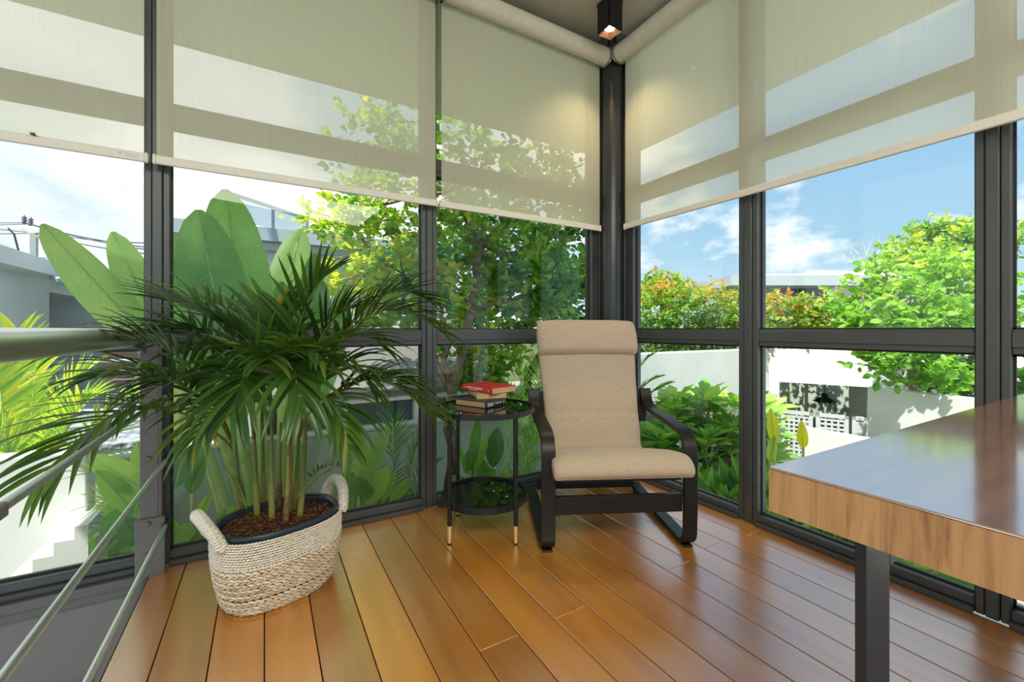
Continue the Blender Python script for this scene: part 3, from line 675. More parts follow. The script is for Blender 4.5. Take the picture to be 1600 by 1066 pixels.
ctrl = [(0.222, 0.855, 0.292, 0.060), (0.228, 0.875, 0.294, 0.085), (0.244, 0.925, 0.298, 0.098), (0.264, 0.980, 0.298, 0.096), (0.288, 1.028, 0.294, 0.074), (0.304, 1.042, 0.290, 0.05)]
obj('headrest', cushion(smooth_path(ctrl, 8), [], 2.6, 0.006), M['linen'], ch, smooth=True, label='rolled beige linen headrest')
mb = MB(); xs = np.linspace(-0.26, 0.26, 30)                    # stitched seam across the back
mb.tube([(x, 0.1262 - 0.0085*(1 - (x/0.268)**2), 0.535 - 0.006*math.cos(x*6)) for x in xs], 0.0022, 6)
obj('seam', mb, M['linen'], ch)
mb = MB().box(-0.02, 0.05, -0.20, -0.196, 0.268, 0.318); obj('care_tag', mb, M['print_white'], ch, label='small white sewn tag under the seat')
ch.location = (-0.631, -0.566, 0); ch.rotation_euler = (0, 0, math.radians(-26.1))

# ================================================================== SIDE TABLE
TC = (-1.214, -0.380); TR = 0.246; TZ = 0.612
st = thing('side_table', 'round black two-tier side table with brass-tipped legs, left of the armchair', 'side table', (TC[0], TC[1], 0))
def tray(name, r, z, rim, mat):
    mb = MB().lathe([(0.0, -0.008), (r - .004, -0.008), (r - .004, 0.0), (0.0, 0.0)], (TC[0], TC[1], z), 56); t = obj(name, mb, mat, st, auto=0.5)
    mb = MB().lathe([(r - .005, -0.018), (r + .003, -0.018), (r + .003, rim), (r - .005, rim)], (TC[0], TC[1], z), 56, close=True); obj('rim', mb, M['black_metal'], t, auto=0.5)
tray('tabletop', TR, TZ, 0.006, M['black_glass']); tray('lower_shelf', 0.212, 0.178, 0.012, M['black_glass'])
for k in range(4):
    a = math.radians(-30 + 45 + 90*k); ex = Vector((math.cos(a), math.sin(a), 0)); p = Vector((TC[0], TC[1], 0)) + ex*0.218
    mb = MB(); mb.cyl(p + Vector((0, 0, 0.085)), p + Vector((0, 0, TZ - .01)), 0.0105, 14)
    mb.cyl(p - ex*0.02 + Vector((0, 0, 0.163)), p + Vector((0, 0, 0.163)), 0.006, 8)
    leg = obj('leg', mb, M['black_metal'], st, auto=0.7)
    mb = MB(); mb.cyl(p + Vector((0, 0, 0.006)), p + Vector((0, 0, 0.087)), 0.0085, 14, 0.0112); obj('brass_tip', mb, M['brass'], leg, auto=0.7)
    mb = MB(); mb.cyl(p, p + Vector((0, 0, 0.007)), 0.010, 12); obj('glide', mb, M['black_metal'], leg, auto=0.7)

# ================================================================== BOOKS
def book(name, K, ang, L, W, z, th, cover, label):
    """spine along local +x (length L), pages towards local +y or -y (W signed)"""
    o = thing(name, label, 'book', (K[0], K[1], z), 'books stacked on the side table')
    ca, sa = math.cos(math.radians(ang)), math.sin(math.radians(ang))
    def T(mb): mb.v = [(K[0] + x*ca - y*sa, K[1] + x*sa + y*ca, z + zz) for (x, y, zz) in mb.v]; return mb
    s = 1 if W > 0 else -1; w = abs(W); c = 0.0028
    mb = MB(); mb.box(0, L, 0, s*w, 0, c, 0.0008); mb.box(0, L, 0, s*w, th - c, th, 0.0008)
    # rounded spine
    prof = [(0.0, 0.0), (-0.003*s, th*0.15), (-0.0045*s, th*0.5), (-0.003*s, th*0.85), (0.0, th), (0.004*s, th), (0.004*s, 0.0)]
    mb.prism(prof, 'x', 0, L); mb.f = mb.f
    obj('cover', T(mb), cover, o)
    mb = MB().box(0.003, L - 0.003, s*0.003, s*(w - 0.004), c, th - c); obj('pages', T(mb), M['pages'], o)
    return o, ca, sa, s
def spine_text(o, K, ang, s, z, body, x, h, size, mat, flip=False):
    """flat print on the spine face (local y = -0.005*s)"""
    cu = bpy.data.curves.new('spine_print', 'FONT'); cu.body = body; cu.size = size; cu.align_x = 'LEFT'; cu.extrude = 0.0002; cu.offset = 0.0003
    t = bpy.data.objects.new('spine_print', cu); COL.objects.link(t); cu.materials.append(mat); cu.resolution_u = 3
    a = math.radians(ang); ca, sa = math.cos(a), math.sin(a)
    y = -0.0052*s
    pos = Vector((K[0] + x*ca - y*sa, K[1] + x*sa + y*ca, z + h))
    ex = Vector((ca, sa, 0)) * (-1 if flip else 1); ez = Vector((0, 0, 1)); n = ex.cross(ez)
    R = Matrix((ex, ez, n)).transposed().to_4x4(); R.translation = pos
    dg = bpy.context.evaluated_depsgraph_get(); me = bpy.data.meshes.new_from_object(t.evaluated_get(dg)); bpy.data.objects.remove(t); t = bpy.data.objects.new('spine_print', me); COL.objects.link(t)
    if not me.materials: me.materials.append(mat)
    t.parent = o; t.matrix_parent_inverse = Matrix.Translation(-LOC[o.name]); t.matrix_basis = R
    return t
def spine_marks(o, K, ang, s, z, rects, mat):
    """worn print too small to read in the photograph: flat marks x0, x1, h0, h1 on the spine"""
    ca, sa = math.cos(math.radians(ang)), math.sin(math.radians(ang)); mb = MB()
    for (x0, x1, h0, h1) in rects: mb.box(x0, x1, -0.0050*s, -0.0055*s, h0, h1)
    mb.v = [(K[0] + x*ca - y*sa, K[1] + x*sa + y*ca, z + h) for (x, y, h) in mb.v]
    obj('spine_print', mb, mat, o, kind='stuff')
zb = TZ + 0.0005
K = PZ(758.8, 629, 0.643); K = (K.x, K.y)
# black book: spine from K towards the right-rear, page edge towards the left
bo, *_ = book('book', K, 115 - 90, 0.165, 0.20, zb, 0.031, M['black_cover'], 'thick charcoal book lying lowest in the stack on the side table')
spine_marks(bo, K, 25, 1, zb, [(0.010 + i*0.012, 0.0195 + i*0.012, 0.007, 0.024) for i in range(4)], M['print_grey'])
spine_marks(bo, K, 25, 1, zb, [(0.070 + i*0.009, 0.077 + i*0.009, 0.015, 0.019) for i in range(6)] + [(0.142, 0.147, 0.008, 0.020)], M['print_white'])
K = PZ(745.7, 616.8, 0.668); K = (K.x, K.y)
co, *_ = book('book', K, 77, 0.225, -0.158, zb + 0.0315, 0.0245, M['cream_cover'], 'tan hardback in the middle of the book stack, under the red one')
spine_marks(co, K, 77, -1, zb + 0.0315, [(0.06 + i*0.012, 0.069 + i*0.012, 0.009, 0.016) for i in range(6)], M['print_gold'])
K = PZ(769, 607.3, 0.700); K = (K.x, K.y)
ro, *_ = book('book', K, 103.5, 0.250, -0.168, zb + 0.0565, 0.032, M['red'], 'red hardback with white spine lettering on top of the book stack')
spine_text(ro, K, 103.5, -1, zb + 0.0565, 'PERFECT GIRLFRIEND', 0.200, 0.0155, 0.0135, M['print_white'], True).scale.x = 1.0
spine_text(ro, K, 103.5, -1, zb + 0.0565, 'THE', 0.222, 0.0155, 0.0075, M['print_white'], True)
spine_text(ro, K, 103.5, -1, zb + 0.0565, 'KAREN HAMILTON', 0.185, 0.0065, 0.0085, M['print_pink'], True)
spine_text(ro, K, 103.5, -1, zb + 0.0565, 'X', 0.030, 0.009, 0.016, M['print_white'], True)

# ================================================================== TIMBER TABLE
TX0, TX1, TY1, TY0, TTZ, TTH = -1.534, -0.10, -1.950, -3.72, 0.80, 0.064
tb = thing('timber_table', 'thick-slab timber table with lacquered top and black steel legs', 'table', ((TX0+TX1)/2, (TY0+TY1)/2, 0))
y = TY1; i = 0
while y > TY0 + 0.001:
    w = random.choice([0.034, 0.042, 0.05, 0.062]); y0 = max(y - w, TY0)
    if y0 - TY0 < 0.03: y0 = TY0
    obj('stave', MB().box(TX0, TX1, y0 + 0.0001, y - 0.0001, TTZ - TTH, TTZ - 0.0035, 0), M['tableside'], tb)
    y = y0; i += 1
obj('lacquered_top', MB().box(TX0 - 0.0005, TX1, TY0, TY1 + 0.0005, TTZ - 0.0035, TTZ, 0.0012), M['tabletop'], tb, label='dark lacquered table surface reflecting the sky')
for (ly) in (-2.050, -3.55):
    for (lx) in (TX0 + 0.012, TX1 - 0.082):
        obj('leg', MB().box(lx, lx + 0.070, ly - 0.012, ly, 0.0, TTZ - TTH, 0.001), M['black_metal'], tb)
    obj('cross_bar', MB().box(TX0 + 0.083, TX1 - 0.083, ly - 0.012, ly, TTZ - TTH - 0.05, TTZ - TTH, 0.001), M['black_metal'], tb)

# ================================================================== BASKET + PALM
BC = Vector((-2.118, -0.423, 0)); BA = math.atan2(0.9, 0.44)  # centre on floor; long-axis direction is refined below
d_cam = Vector((0.299, 0.33)); dw = Vector((d_cam.x*SX + d_cam.y*CO, -d_cam.x*CO + d_cam.y*SX)); BA = math.atan2(dw.y, dw.x)
BH = 0.275
def oval(u, z, grow=0.0):
    """point on the basket wall: u angle along the long axis frame, z height 0..BH"""
    f = z / BH; a = 0.188 + 0.032*math.sin(min(1, f*1.25)*PI/2) + grow; b = 0.136 + 0.032*math.sin(min(1, f*1.25)*PI/2) + grow
    if f < 0.12: k = 0.90 + 0.10*math.sin(f/0.12*PI/2); a *= k; b *= k
    c, s_ = math.cos(u), math.sin(u); e = 2/2.4
    x = a*math.copysign(abs(c)**e, c); y = b*math.copysign(abs(s_)**e, s_)
    return Vector((BC.x + x*math.cos(BA) - y*math.sin(BA), BC.y + x*math.sin(BA) + y*math.cos(BA), z))
bk = thing('woven_basket', 'oval two-tone seagrass basket with rope handles holding the palm pot', 'basket', BC)
rows = [[oval(2*PI*k/48, z, -0.006) for k in range(48)] for z in np.linspace(0.004, BH - 0.006, 12)]
rows += [[oval(2*PI*k/48, z, -0.012) for k in range(48)] for z in np.linspace(BH - 0.006, 0.01, 8)]
mb = MB().grid(rows, True); mb.f.append(tuple(range(47, -1, -1))); mb.f.append(tuple(mb.n - 48 + k for k in range(48)))
obj('basket_core', mb, M['seagrass_dark'], bk, smooth=True)
def perim(z, n=720):
    P = [oval(2*PI*k/n, z) for k in range(n + 1)]; L = np.concatenate([[0], np.cumsum([(P[i+1]-P[i]).length for i in range(n)])]); return L, n
ell_n = (5, 6)
EV = []; EF = []
for i in range(ell_n[0]):
    th = PI*i/(ell_n[0]-1); 
    for k in range(ell_n[1]):
        q = 2*PI*k/ell_n[1]; EV.append((math.cos(th), math.sin(th)*math.cos(q), math.sin(th)*math.sin(q)))
for i in range(ell_n[0]-1):
    for k in range(ell_n[1]): j = (k+1) % ell_n[1]; EF.append((i*ell_n[1]+k, i*ell_n[1]+j, (i+1)*ell_n[1]+j, (i+1)*ell_n[1]+k))
def stitches(mb, z, step, ln, th, slope, phase, tint):
    L, n = perim(z); cnt = max(8, int(L[-1] / step)); 
    for i in range(cnt):
        s = ((i + phase) % cnt) / cnt * L[-1]; u = np.interp(s, L, np.linspace(0, 2*PI, n+1))
        p = oval(u, z); q = oval(u + 0.02, z); t = (q - p).normalized(); up = (oval(u, min(z+0.004, BH)) - oval(u, max(z-0.004, 0))).normalized(); nn = t.cross(up)
        d = (t*math.cos(slope) + up*math.sin(slope)); e = nn.cross(d)
        jl = random.uniform(0.85, 1.15); o = random.uniform(-0.0012, 0.0012)
        mb.add([p + d*(a*ln*jl) + e*(b*th) + nn*(c*th*1.15 + o) for a, b, c in EV], EF, min(1, max(0.02, random.gauss(tint, 0.11))))
mb = MB(); z = 0.007; r = 0; ZB = 0.178
while z < ZB:
    sg = 0.42 if r % 2 == 0 else -0.42
    stitches(mb, z, 0.0215, 0.0150, 0.0047, sg*0.75, (r % 2) * 0.5, 0.80 if r % 2 else 0.58); z += 0.0104; r += 1
    if 0.068 < z < 0.073: z += 0.004
obj('seagrass_braid', mb, M['seagrass'], bk, smooth=True, kind='stuff')
mb = MB(); r = 0; z = ZB + 0.003
while z < BH + 0.002:
    stitches(mb, z, 0.0120, 0.0072, 0.0044, 0.10, (r % 2) * 0.5, 0.66); z += 0.0088; r += 1
obj('pale_band', mb, M['cotton_rope'], bk, smooth=True, kind='stuff', label='finer pale woven band round the rim')
for sg, lean in ((0, 0.02), (PI, 0.05)):
    a = oval(sg - 0.42, BH - 0.02, 0.006); b = oval(sg + 0.42, BH - 0.02, 0.006); mid = (a + b)/2; outw = (mid - Vector((BC.x, BC.y, mid.z))).normalized()
    pts = []
    for i in range(41):
        t = i/40; q = PI*t; pt = mid + (a - mid)*math.cos(q) + Vector((0, 0, 0.105))*math.sin(q)**0.8 + outw*lean*math.sin(q); pts.append(pt)
    mb = MB()
    for st_ in range(3):
        hel = []
        for i, p_ in enumerate(pts):
            t = (pts[min(i+1, 40)] - pts[max(i-1, 0)]).normalized(); n1 = outw.cross(t).normalized(); n2 = t.cross(n1)
            q = st_*2*PI/3 + i*0.85; hel.append(p_ + (n1*math.cos(q) + n2*math.sin(q))*0.0085)
        fine = smooth_path([tuple(h) for h in hel], 2)
        mb.tube(fine, 0.0105, 8, var=0.55 + 0.15*st_)
    obj('handle', mb, M['cotton_rope'], bk, smooth=True)
    mb = MB()
    for i, p_ in enumerate(pts[1:-1:1]):
        t = (pts[min(i+2, 40)] - pts[i]).normalized(); n1 = outw.cross(t).normalized(); n2 = t.cross(n1)
        ring = [p_ + (n1*math.cos(2*PI*k/10) + n2*math.sin(2*PI*k/10))*0.0185 for k in range(11)]
        mb.tube(ring, 0.0034, 5, False, var=0.7 + 0.1*(i % 3))
    obj('handle_wrap', mb, M['cotton_rope'], bk, smooth=True, kind='stuff')

pt = thing('potted_palm', 'tall areca palm with arching fronds in a blue-black pot, inside the basket', 'plant', BC + Vector((0, 0, 0.02)))
def ov2(u, sc, z): p = oval(u, BH*0.95, 0); return Vector((BC.x + (p.x-BC.x)*sc, BC.y + (p.y-BC.y)*sc, z))
prof = [(0.70, 0.03), (0.88, 0.25), (0.955, 0.272), (0.97, 0.284), (0.955, 0.292), (0.90, 0.290), (0.875, 0.276), (0.86, 0.24)]
mb = MB().grid([[ov2(2*PI*k/56, s_, z) for k in range(56)] for s_, z in prof], True); obj('pot', mb, M['pot'], pt, smooth=True, label='blue-black oval plastic pot')
mb = MB(); rows = []
for i in range(14):
    f = i/13; rows.append([ov2(2*PI*k/56, 0.87*f + 0.001, 0.262 + 0.012*(1-f) + rng.normal(0, 0.003)) for k in range(56)])
mb.grid(rows, True); sl_ = obj('soil', mb, M['soil'], pt, smooth=True)
mb = MB()
for i in range(900):
    u = random.uniform(0, 2*PI); f = math.sqrt(random.random())*0.84; p = ov2(u, f, 0.268 + 0.012*(1-f)); a = random.uniform(0, PI); l = random.uniform(0.004, 0.013)
    d = Vector((math.cos(a), math.sin(a), random.uniform(-.4, .5)))*l; mb.cv = random.random(); mb.bar(p - d/2, p + d/2, random.uniform(.002, .006), random.uniform(.001, .003))
obj('bark_mulch', mb, M['bark_chip'], pt, kind='stuff')

def bez(p0, p1, p2, n): return [p0*(1-t)**2 + p1*2*t*(1-t) + p2*t*t for t in [i/(n-1) for i in range(n)]]
def leaflet(mb, b, d, nrm, ln, w, droop, tint, segs=6, lim=None):
    """narrow blade from b along d, drooping under gravity, with a slight V fold"""
    d = d.normalized(); pts = []; p = b.copy(); dd = d.copy()
    for i in range(segs + 1):
        pts.append(p.copy()); dd = (dd + Vector((0, 0, -droop/segs*(0.4 + 1.2*i/segs)))).normalized(); p = p + dd*ln/segs
    rows = []
    for i, q in enumerate(pts):
        t = i/segs; ww = w*(0.35 + 0.65*min(1, t*4))*(1 - t**2.2)**0.9
        tg = (pts[min(i+1, segs)] - pts[max(i-1, 0)]).normalized(); sd = tg.cross(nrm)
        sd = sd.normalized() if sd.length > 1e-5 else tg.orthogonal().normalized(); u = sd.cross(tg)
        r = [q + sd*ww/2 + u*ww*0.18, q, q - sd*ww/2 + u*ww*0.18]
        if lim is not None:
            for v in r: v.y = min(v.y, lim)
        rows.append(r)
    mb.grid(rows, False, max(0.02, tint))
NL = [0]
def frond(parent, base, ctrl, tip, n, ln, w, name='frond', mat='palm', stem='palm_stem', droop=0.6, t0=0.30, lim=None, tint=0.45, indiv=False, rad=0.006, lift=0.35, fold=0.55):
    base, ctrl, tip = Vector(base), Vector(ctrl), Vector(tip); pts = bez(base, ctrl, tip, 28)
    if lim is not None:
        for p in pts: p.y = min(p.y, lim)
    mb = MB(); mb.tube(pts, [rad*(1 - 0.8*i/27) for i in range(28)], 6, var=0.5 + random.uniform(-.15, .25))
    fr = obj(name, mb, M[stem], parent, smooth=True)
    bulk = MB()
    for i in range(n):
        t = t0 + (1 - t0)*(i + 0.5)/n; f = (t - t0)/(1 - t0); k = min(27, t*27); a = int(k); fr_ = k - a
        p = pts[a].lerp(pts[min(a+1, 27)], fr_); tg = (pts[min(a+1, 27)] - pts[max(a-1, 0)]).normalized()
        sd = tg.cross(Vector((0, 0, 1)))
        sd = sd.normalized() if sd.length > 1e-3 else Vector((1, 0, 0)); up = sd.cross(tg)
        l = ln*(0.55 + 0.45*math.sin(PI*min(1, (f + 0.12)*0.85)))*random.uniform(0.88, 1.1)
        ang = 1.02 - 0.55*f
        for s in (-1, 1):
            d = tg*math.cos(ang) + sd*s*math.sin(ang)*math.cos(lift) + up*math.sin(ang)*math.sin(lift) + Vector((random.gauss(0, .06), random.gauss(0, .06), random.gauss(0, .06)))
            tn = tint + random.gauss(0, 0.16)
            if random.random() < 0.012: tn = 1.0
            if indiv and NL[0] < 300:
                m1 = MB(); leaflet(m1, p, d, up, l, w, droop*random.uniform(.7, 1.3), tn, 6, lim); obj('leaflet', m1, M[mat], fr, smooth=True); NL[0] += 1
            else: leaflet(bulk, p, d, up, l, w, droop*random.uniform(.7, 1.3), tn, 6, lim)
    if bulk.n: obj('leaflets', bulk, M[mat], fr, smooth=True, kind='stuff')
    return fr
# stems out of the soil, then the fronds (tip pixel, tip depth, control pixel, control depth)
LIM = -0.012
stem_px = [(378, 800, 1.70), (402, 806, 1.68), (425, 812, 1.64), (446, 815, 1.62), (460, 800, 1.72), (412, 790, 1.76), (436, 795, 1.74), (450, 806, 1.68), (468, 806, 1.66)]
heads = []
for i, (px, py, d) in enumerate(stem_px):
    b = PZ(px, py, 0.27) if False else PD(px, py, d); b.z = 0.262
    lx = (px - 425)*0.25
    tp = PD(px + lx, 690 - 14*(i % 3), d); tp.z = 0.62 + 0.05*(i % 3)
    mid = b.lerp(tp, 0.5) + Vector((random.uniform(-.01, .01), random.uniform(-.01, .01), 0))
    mb = MB(); mb.tube(bez(b, mid, tp, 14), [0.0100 - 0.005*j/13 for j in range(14)], 9, var=0.42 + 0.1*(i % 4)); obj('stem', mb, M['palm_stem'], pt, smooth=True)
    m2 = MB(); m2.tube(bez(b, b.lerp(mid, 0.5), mid.lerp(b, 0.35), 8), [0.0125 - 0.0028*j/7 for j in range(8)], 9, var=0.72 if i % 3 else 0.97); obj('leaf_sheath', m2, M['palm_stem'], pt, smooth=True)
    heads.append(tp)
FR = [  # tip px, py, depth, ctrl px, py, depth, n, leaflet length, droop
    (78, 735, 1.12, 230, 560, 1.42, 26, 0.30, 0.75),     # low, over the railing towards the left
    (258, 470, 1.62, 395, 480, 1.62, 26, 0.26, 0.30),    # up-left
    (508, 432, 1.62, 445, 490, 1.62, 24, 0.24, 0.35),    # straight up
    (690, 520, 1.86, 545, 395, 1.66, 28, 0.25, 0.55),    # arching right
    (676, 650, 1.92, 560, 520, 1.60, 28, 0.26, 0.75),    # right, drooping
    (120, 545, 1.36, 300, 480, 1.50, 26, 0.26, 0.65),    # left, arching level
    (205, 640, 1.45, 310, 520, 1.52, 24, 0.25, 0.9),
    (335, 500, 1.52, 425, 525, 1.52, 22, 0.25, 0.45),
    (580, 610, 1.62, 520, 500, 1.50, 22, 0.24, 0.9),
    (470, 640, 1.36, 450, 480, 1.46, 22, 0.24, 1.0),     # front, drooping towards the viewer
    (365, 640, 1.36, 400, 500, 1.44, 22, 0.25, 1.0),
    (640, 600, 1.78, 560, 560, 1.66, 22, 0.24, 0.7),
    (425, 490, 1.58, 420, 560, 1.62, 22, 0.24, 0.4),
    (160, 590, 1.28, 310, 560, 1.48, 24, 0.26, 0.8),
    (560, 480, 1.74, 480, 490, 1.68, 22, 0.24, 0.5),
    (300, 700, 1.40, 360, 560, 1.48, 20, 0.22, 1.1),
    (545, 700, 1.50, 515, 560, 1.52, 18, 0.22, 1.1),
    (290, 545, 1.70, 380, 500, 1.68, 22, 0.24, 0.6),
    (600, 545, 1.86, 520, 470, 1.74, 22, 0.24, 0.7),
    (240, 520, 1.60, 350, 470, 1.60, 22, 0.24, 0.6),
    (500, 560, 1.46, 465, 500, 1.52, 20, 0.22, 0.9),
    (420, 560, 1.34, 420, 530, 1.42, 20, 0.22, 0.9),
    (668, 470, 1.84, 560, 400, 1.66, 26, 0.22, 0.35),
]
for i, (tx, ty, td, cx_, cy_, cd_, n, ln, dr) in enumerate(FR):
    h = min(heads, key=lambda q: abs((PD(cx_, cy_, cd_) - q).x) + random.uniform(0, 0.06))
    frond(pt, h - Vector((0, 0, 0.10)), PD(cx_, cy_, cd_), PD(tx, ty, td), int(n*0.74), ln*1.03, 0.026, droop=dr, lim=LIM, tint=0.42 + random.uniform(-.12, .18), indiv=i < 6, rad=0.0055)
# bare petioles and a few shoots low on the clump
for (x0, y0, x1, y1, d) in ((470, 770, 545, 722, 1.66), (462, 780, 520, 735, 1.62), (380, 790, 350, 728, 1.66), (385, 795, 362, 740, 1.62)):
    a, b = PD(x0, y0, d), PD(x1, y1, d + .05); obj('young_shoot', MB().tube(bez(a, a.lerp(b, .5) + Vector((0, 0, .04)), b, 10), [0.004 - 0.0003*j for j in range(10)], 6, var=0.5), M['palm_stem'], pt, smooth=True)
frond(pt, PD(462, 775, 1.64), PD(500, 720, 1.64), PD(530, 728, 1.62), 9, 0.10, 0.010, droop=0.4, lim=LIM, rad=0.003)

# ================================================================== GARDEN: ground, walls, neighbouring houses
GZ = -1.6
obj('ground', MB().box(-60, 80, 0.17, 80, GZ - 0.3, GZ), M['ground'], label='planted garden bed outside the glass walls', cat='ground', kind='structure')
obj('ground.001', MB().box(0.17, 80, -60, 0.16, GZ - 0.3, GZ), M['path'], label='pale paved yard outside the right glass wall', cat='ground', kind='structure')
obj('garden_wall', MB().box(-3.29, 1.6, 2.3, 2.5, GZ, -0.055, 0.01), M['wall_green'], label='grey-green rendered garden wall behind the palm', cat='wall', kind='structure')
obj('coping', MB().box(-3.29, 1.6, 2.27, 2.53, -0.055, -0.030, 0.004), M['wall_green'], bpy.data.objects['garden_wall'])
obj('garden_wall.001', MB().box(-9.0, -3.293, 1.95, 2.15, GZ, 0.118, 0.008), M['wall_white'], label='sunlit white garden wall above the outdoor steps', cat='wall', kind='structure')
sp_ = [( -3.144, GZ), (-3.144, -0.248), (-3.209, -0.248), (-3.209, -0.326), (-3.303, -0.326), (-3.303, -0.405), (-3.395, -0.405), (-3.395, -0.485), (-3.49, -0.485), (-3.49, GZ)]
so_ = obj('garden_steps', MB().prism([(x, z) for x, z in sp_], 'y', 1.42, 1.95), M['wall_white'], label='white outdoor steps against the sunlit garden wall', cat='steps')
# shingled hip roof and parapet behind the left wall
def P3(px, py, y): return PY(px, py, y)
hr = thing('shingled_roof', 'low grey shingled hip roof beyond the white garden wall', 'roof', (-5.0, 4.2, -0.4))
A = P3(25, 705, 4.0); B = P3(235, 690, 4.0); C_ = P3(128, 643, 5.2); D = P3(235, 640, 5.2); E_ = P3(25, 700, 6.4)
mb = MB(); mb.add([A, B, D, C_, E_], [(0, 1, 2, 3), (0, 3, 4)]); mb.add([A - Vector((0, 0, .06)), B - Vector((0, 0, .06)), B, A], [(0, 1, 2, 3)])
obj('shingles', mb, M['shingle'], hr)
for a, b in ((A, C_), (A.lerp(C_, .45), D.lerp(B, .35)), (C_, D)): obj('hip_cap', MB().bar(a + Vector((0, 0, .015)), b + Vector((0, 0, .015)), 0.035, 0.02), M['white_frame'], hr)
mb = MB(); mb.box(A.x - 1, B.x + .5, 4.02, 4.2, GZ, A.z - 0.02); obj('eaves_wall', mb, M['wall_green'], hr)

# neighbour at the left: long wall receding, roof fascia, canopy, door recess
nb = thing('left_house', 'pale blue-grey neighbouring house with roof fascia and smoked canopy', 'house', (-6.0, 9.0, GZ))
X0 = -5.39
mb = MB().prism([(5.0, 1.95), (12.6, 1.95), (12.6, 2.20), (5.0, 2.20)], 'x', X0 - 6, X0); obj('roof_fascia', mb, M['wall_white'], nb)
yd0 = PX(77, 500, X0 - .35).y; yd1 = PX(136, 500, X0 - .35).y
mb = MB().box(X0 - 3, X0 - .35, 4.5, yd0, GZ, 1.95); obj('house_wall', mb, M['wall_blue'], nb)
ytop = PX(100, 455, X0 - .35).z
mb = MB().box(X0 - 3, X0 - .35, yd0, 13.5, 1.72, 1.95); obj('house_wall', mb, M['wall_blue'], nb)
mb = MB().box(X0 - 1.2, X0 - .95, yd0 - .2, yd0 + (yd1-yd0)*0.72, GZ, 1.75); obj('house_door', mb, M['brown'], nb)
mb = MB().box(X0 - 1.2, X0 - .95, yd0 + (yd1-yd0)*0.72, yd1 + 1.6, GZ, 1.75); obj('side_panel', mb, M['taupe'], nb)
mb = MB().box(X0 - 1.4, X0 - .35, yd1, 13.5, GZ, 1.95); obj('house_wall', mb, M['wall_blue'], nb)
a = PY(160, 472, 9.4); b = PY(215, 600, 9.4)
obj('brick_panel', MB().box(a.x, b.x, 9.4, 9.55, b.z, a.z), M['brick'], nb)
a = PY(136, 445, 9.6); b = PY(250, 700, 9.6); obj('house_wall', MB().box(a.x, b.x, 9.6, 9.8, GZ, a.z), M['wall_blue'], nb)
a = PY(62, 424, 8.6); b = PY(240, 430, 8.6); c = PY(240, 450, 7.6)
mb = MB(); mb.add([PY(70, 424, 9.4), PY(260, 427, 9.4), PY(262, 449, 7.6), PY(92, 441, 7.6)], [(0, 1, 2, 3)]); v0 = [Vector(v) - Vector((0, 0, .05)) for v in mb.v]; mb.add(v0, [(3, 2, 1, 0)]); mb.f += [(0, 4, 5, 1), (1, 5, 6, 2), (2, 6, 7, 3), (3, 7, 4, 0)]
obj('glass_canopy', mb, M['canopy'], nb)
mb = MB()
for i in range(6):
    t = i/5; p = PY(70, 424, 9.4).lerp(PY(260, 427, 9.4), t); q = PY(92, 441, 7.6).lerp(PY(262, 449, 7.6), t); mb.bar(p + Vector((0, 0, .03)), q + Vector((0, 0, .03)), .05, .06)
obj('canopy_beam', mb, M['fascia'], nb)
bl = thing('balcony_railing', 'grey tube balcony rail with cables on the neighbouring house', 'railing', (-4.5, 7.0, 0))
a, b = PY(84, 567, 7.0), PY(262, 563, 7.0); obj('top_rail', MB().cyl(a, b, 0.035, 10), M['fascia'], bl, smooth=True)
for px in (97, 215): p = PY(px, 565, 7.0); obj('rail_post', MB().box(p.x - .03, p.x + .03, 6.97, 7.03, p.z - 0.85, p.z), M['fascia'], bl)
for i in range(5):
    dz = Vector((0, 0, -0.15*(i+1))); obj('cable', MB().cyl(a + dz, b + dz, 0.006, 6), M['fascia'], bl)
p0, p1 = PY(62, 645, 7.2), PY(262, 640, 7.2); obj('balcony_slab', MB().box(p0.x - 2, p1.x, 6.9, 8.4, p0.z - .1, p0.z), M['fascia'], bl)

# neighbour behind the palm: white house with grey roof edge and a glass balustrade
hb_ = thing('white_house', 'white house with grey roof edge and glass balustrade behind the banana plant', 'house', (-1.5, 6.5, GZ))
obj('house_wall', MB().box(-3.2, 1.4, 6.3, 10, GZ, 2.50), M['wall_white'], hb_)
obj('roof_slab', MB().box(-3.6, 1.8, 6.0, 10.2, 2.50, 2.72), M['fascia'], hb_)
obj('shadow_gap', MB().box(-3.2, 1.4, 6.1, 6.35, 2.36, 2.49), M['fascia'], hb_)
d1, d2 = 6.6, 8.0
a, b = PD(362, 303, d1), PD(480, 342, d2)
def para(a, b, z0, th=0.02): return MB().add([(a.x, a.y, z0), (b.x, b.y, z0), (b.x, b.y, b.z), (a.x, a.y, a.z), (a.x, a.y + th, z0), (b.x, b.y + th, z0), (b.x, b.y + th, b.z), (a.x, a.y + th, a.z)], [(0, 1, 2, 3), (7, 6, 5, 4), (0, 4, 5, 1), (1, 5, 6, 2), (2, 6, 7, 3), (3, 7, 4, 0)])
M['bal_glass'] = glass_mat('balustrade_glass', (0.72, 0.80, 0.84), 0.9)
a0, b0 = PD(362, 303, d1), PD(480, 342, d2); zb_ = 2.72
for i in range(2):
    u, v = a0.lerp(b0, i/2 + .01), a0.lerp(b0, (i+1)/2 - .01); obj('balustrade_pane', para(u, v, zb_), M['bal_glass'], hb_)
obj('balustrade_rail', MB().bar(a0, b0, .05, .05), M['fascia'], hb_)
for t in (0, .5, 1): p = a0.lerp(b0, t); obj('balustrade_post', MB().box(p.x - .025, p.x + .025, p.y - .025, p.y + .025, zb_, p.z), M['fascia'], hb_)
